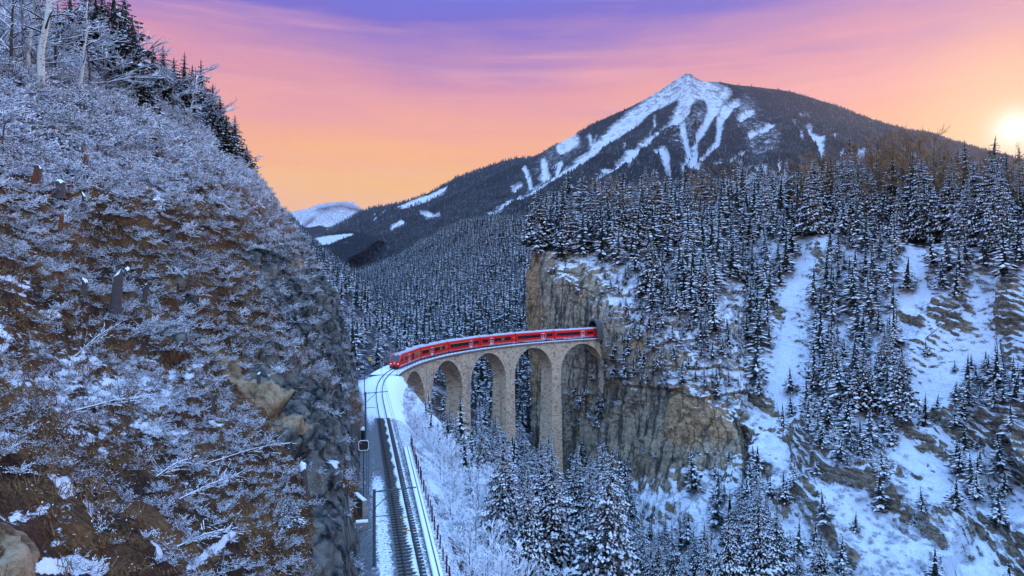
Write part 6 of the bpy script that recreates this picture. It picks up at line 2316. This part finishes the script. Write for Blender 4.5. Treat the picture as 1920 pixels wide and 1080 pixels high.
# bare-stemmed shrubs near the front of the valley side, right of the ledge
sh_pts, _ = sample(T_gorge, 22000, lambda p, n: (np.min(np.hypot(p[:, 0:1] - tr[None, ::4, 0], p[:, 1:2] - tr[None, ::4, 1]), axis=1) < 17) * (np.min(np.hypot(p[:, 0:1] - tr[None, ::4, 0], p[:, 1:2] - tr[None, ::4, 1]), axis=1) > 3.9) * (proj(p)[0] > 755) * (p[:, 1] > 24) * (p[:, 1] < 148) * 1.0)
sh_pts = sh_pts[poisson(sh_pts, 1.45)]
sh_pts = sh_pts[np.argsort(sh_pts[:, 1])]
sc_h = RNG.uniform(1.3, 4.0, len(sh_pts)) * np.clip(np.min(np.hypot(sh_pts[:, 0:1] - tr[None, ::4, 0], sh_pts[:, 1:2] - tr[None, ::4, 1]), axis=1) / 7, .5, 1.1) * np.where(sh_pts[:, 1] > 118, .45, 1)
shx, shy = proj(sh_pts)
shpx = F * sc_h / sh_pts[:, 1]
vis = [i for i in np.argsort(-shpx) if shx[i] < 1150 and shy[i] - shpx[i] < 1080][:60]
shr = {}
for i in vis:
    p = sh_pts[i]
    d_ = float(np.min(np.hypot(p[0] - tr[::4, 0], p[1] - tr[::4, 1])))
    row = 'against the stakes' if d_ < 7 else 'just below the stakes' if d_ < 11 else 'well below the stakes'
    dist_ = 'at the bottom edge' if p[1] < 55 else 'beside the ledge' if p[1] < 85 else 'at the ledge end' if p[1] < 115 else 'close to the first arch'
    shr.setdefault((row, dist_), []).append(i)
for (row, dist_), L in shr.items():
    L.sort(key=lambda i: shx[i])
    tall = max(L, key=lambda i: shpx[i])
    for k, i in enumerate(L):
        p = sh_pts[i]
        if len(L) == 1:
            lab = 'lone frosted shrub %s %s' % (row, dist_)
        elif i == tall:
            lab = 'tallest frosted shrub %s %s' % (row, dist_)
        elif k < 20:
            lab = '%s frosted shrub from the left %s %s' % (ORD[k], row, dist_)
        else:
            lab = '%s frosted shrub from the right %s %s' % (ORD[min(19, len(L) - 1 - k)], row, dist_)
        r = empty('frosted_shrub', tuple(p - np.array([0, 0, .1])), lab, 'shrub', 'frosted shrubs %s' % row, rotz=random.random() * 6)
        h = sc_h[i]
        r.scale = (h * .95, h * .95, h)
        tm, bm = SHRUB[i % 3]
        link('stems', tm, r)
        link('branches', bm, r)
rest = [i for i in range(len(sh_pts)) if i not in set(vis)]
if rest:
    scatter('shrub_thicket', sh_pts[rest], yaw_rots(len(rest)), sc_h[rest], [b_ for _, b_ in SHRUB], RNG.integers(0, 3, len(rest)))


# countless brush, twigs and dry grass
def hill_brush(p, n):
    a, b = proj(p)
    d_ = np.clip(.46 + 1.6 * fbm(p * .085, 4, seed=301), .05, 1)
    rk_ = seg_field(a, b, [[(520, 500, 110), (570, 560, 130), (655, 700, 80)], [(500, 710, 70), (520, 740, 110), (580, 790, 180), (650, 850, 110)], [(600, 930, 90), (620, 960, 130), (640, 1040, 150)], [(385, 640, 30), (470, 745, 40), (545, 825, 14)], [(0, 1010, 130), (60, 1050, 120)]], 30)
    top_ = smooth(b, 420, 300) + smooth(a, 480, 560) * smooth(b, 560, 480)
    vis_ = (a > -60) & (a < 760) & (b > -40) & (b < 1140)
    return np.clip((d_ + .6 * top_) * (1 - .97 * rk_), 0, 1) * vis_


def hill_rots(nr_, n__, lean=.35):
    # lean out of the slope a little, any heading
    ax = nr_[:, 0] * lean
    return np.stack([-nr_[:, 1] * lean + RNG.normal(0, .12, n__), ax + RNG.normal(0, .12, n__), RNG.random(n__) * 6.283], -1)


pts, nr_ = sample(T_hill, 170000, hill_brush)
a, b = proj(pts)
keep = RNG.random(len(pts)) < np.clip((pts[:, 1] / 60.0) ** 0.3, .5, 1)
pts, nr_, a, b = pts[keep], nr_[keep], a[keep], b[keep]
k = poisson(pts, .26 + .0085 * pts[:, 1])
pts, nr_, a, b = pts[k], nr_[k], a[k], b[k]
sc_ = RNG.uniform(.5, 1.1, len(pts)) * (1 + .8 * smooth(b, 420, 260)) * np.clip(.25 + pts[:, 1] / 80, .5, 1.05)
red = (fbm(pts * .12, 2, seed=305) > .35) & (b > 700)
idx = np.where(red | (RNG.random(len(pts)) < .10), 4, RNG.integers(0, 4, len(pts)))
heavy = RNG.random(len(pts)) < np.clip(.12 + .8 * smooth(b, 520, 300) + .5 * fbm(pts * .06, 3, seed=307), 0, .95)
idx = np.where(heavy & ~red, RNG.integers(5, 7, len(pts)), idx)
scatter('hillside_brush', pts, hill_rots(nr_, len(pts)), sc_, BUSH, idx)

def grass_d(p, n):
    a, b = proj(p)
    rk_ = seg_field(a, b, [[(520, 500, 120), (570, 560, 140), (655, 700, 100)], [(520, 740, 110), (580, 790, 170), (640, 850, 110)], [(620, 960, 110), (640, 1040, 140)], [(385, 640, 30), (470, 745, 40), (545, 825, 14)], [(0, 1010, 130), (60, 1050, 120)]], 30)
    return np.clip(.45 + 1.2 * fbm(p * .12, 3, seed=311), .05, 1) * (1 - rk_)


pts, nr_ = sample(T_hill, 90000, lambda p, n: grass_d(p, n) * ((proj(p)[0] > -60) & (proj(p)[0] < 740) & (proj(p)[1] > 200) & (proj(p)[1] < 1140)))
k = poisson(pts, .42)
pts, nr_ = pts[k], nr_[k]
scatter('dry_grass', pts, hill_rots(nr_, len(pts), .6), RNG.uniform(.7, 1.5, len(pts)), TUFT, RNG.integers(0, 3, len(pts)))

# low brush on the gorge slope, the snow slopes and the cliff ledges
pts, nr_ = sample(T_gorge, 5000, lambda p, n: (p[:, 1] > 25) * (np.min(np.hypot(p[:, 0:1] - tr[None, ::4, 0], p[:, 1:2] - tr[None, ::4, 1]), axis=1) > 3.6) * 1.0)
scatter('gorge_brush', pts, yaw_rots(len(pts), .2), RNG.uniform(.6, 1.5, len(pts)), BUSH, RNG.integers(0, 5, len(pts)))
pts, nr_ = sample(T_right, 16000, lambda p, n: np.clip(.25 + 1.3 * fbm(p * .05, 3, seed=321), .03, .9) * (1 - .9 * gm(p, n)))
scatter('slope_brush', pts, yaw_rots(len(pts), .2), RNG.uniform(.35, 1.3, len(pts)), BUSH, RNG.integers(0, 5, len(pts)))
pts, nr_ = sample(T_cliff, 14000, lambda p, n: polyd([([(1110, 480), (1400, 500), (1400, 800), (1330, 760), (1230, 720), (1150, 700)], .55), ([(1130, 600), (1160, 640), (1200, 720), (1130, 720)], .6), ([(1050, 690), (1120, 720), (1140, 800), (1050, 800)], .35)], .03)(p, n) * np.where(n[:, 1] < .3, 1, .3))
scatter('ledge_brush', pts, yaw_rots(len(pts), .2), RNG.uniform(.8, 2.2, len(pts)), BUSH, RNG.integers(0, 4, len(pts)))
pts, nr_ = sample(T_lb, 4000, lambda p, n: (p[:, 1] < 330) * 1.0)
scatter('bank_brush', pts, yaw_rots(len(pts), .2), RNG.uniform(1.0, 2.6, len(pts)), BUSH, RNG.integers(0, 4, len(pts)))

# ------------------------------------------------------------------ single things on the far slopes
p = hit(941, 480, T_rh)
if p is not None:
    cb = empty('alpine_hut', tuple(p), 'small dark hut with a snowy flat roof in the clearing on the wooded valley side', 'hut', rotz=.1)
    b = MB(); b.box((0, 0, 2.0), (13, 8, 5.0)); b.obj('wall', [simple('dark_timber', (.06, .055, .06), .8)], cb)
    b = MB(); b.add([(-7.2, -5, 4.4), (7.2, -5, 4.4), (7.2, 5, 6.4), (-7.2, 5, 6.4), (-7.2, -5, 4.9), (7.2, -5, 4.9), (7.2, 5, 6.9), (-7.2, 5, 6.9)], [(0, 3, 2, 1), (4, 5, 6, 7), (0, 1, 5, 4), (1, 2, 6, 5), (2, 3, 7, 6), (3, 0, 4, 7)]); b.obj('roof', [M_snow], cb)
    for x_ in (-4, 0, 4):
        b = MB(); b.box((x_, -4.03, 2.4), (1.6, .1, 1.4)); b.obj('window', [M_glass], cb)
for (x1, y1, x2, y2, label) in [(1718, 627, 1731, 662, 'thin dark fallen trunk lying on snow below the rock ledge'), (1737, 634, 1768, 610, 'fallen trunk leaning down from the dark boulder')]:
    a_, b_ = hit(x1, y1, T_right), hit(x2, y2, T_right)
    if a_ is None or b_ is None:
        continue
    lg = empty('fallen_tree', tuple(a_), label, 'fallen tree')
    b = MB(); b.tube([Vector((0, -.1, .3)), (b_ - a_) + Vector((0, -.2, .5))], [.16, .08], 6); b.obj('stem', [M_wood], lg)
    b = MB(); roofstrip(b, Vector((0, -.1, .42)), (b_ - a_) + Vector((0, -.2, .58)), .12, .1, 0); b.obj('snow_line', [M_snow], lg)
for (px, py, hpx, lean, label) in [(1886, 712, 72, -.16, 'leaning dead trunk above the dark rock band on the right'), (1872, 700, 76, -.06, 'thin bare dead trunk near the right edge')]:
    p = hit(px, py, T_right)
    if p is None:
        continue
    h = hpx / F * p.y
    r = empty('dead_trunk', tuple(p - Vector((0, 0, .3))), label, 'dead tree')
    b = MB(); b.tube([(0, 0, 0), (lean * h * .5, 0, h * .5), (lean * h, 0, h)], [.16, .11, .04], 6)
    b.obj('stem', [M_bark], r)
    b = MB()
    for k in range(9):
        z_ = random.uniform(.35, .95)
        strip(b, (lean * h * z_, 0, h * z_), (lean * h * z_ + random.uniform(-1, 1), random.uniform(-.6, .6), h * z_ + random.uniform(-.3, .3)), .05, .02, 0, Vector((0, 1, 0)))
    b.obj('branch_stubs', [M_twig], r)

# ------------------------------------------------------------------ air
hm, ht = new_mat('haze_air')
hv = ht.n('ShaderNodeVolumePrincipled', {'Color': (0.80, 0.86, 1.0, 1), 'Density': 1.8e-5, 'Anisotropy': 0.6})
ht.n('ShaderNodeOutputMaterial', {'Volume': hv.outputs[0]})
b = MB()
b.box((0, 7700, 720), (26000, 17600, 1700))
hz = b.obj('haze', [hm], None, kind='stuff')
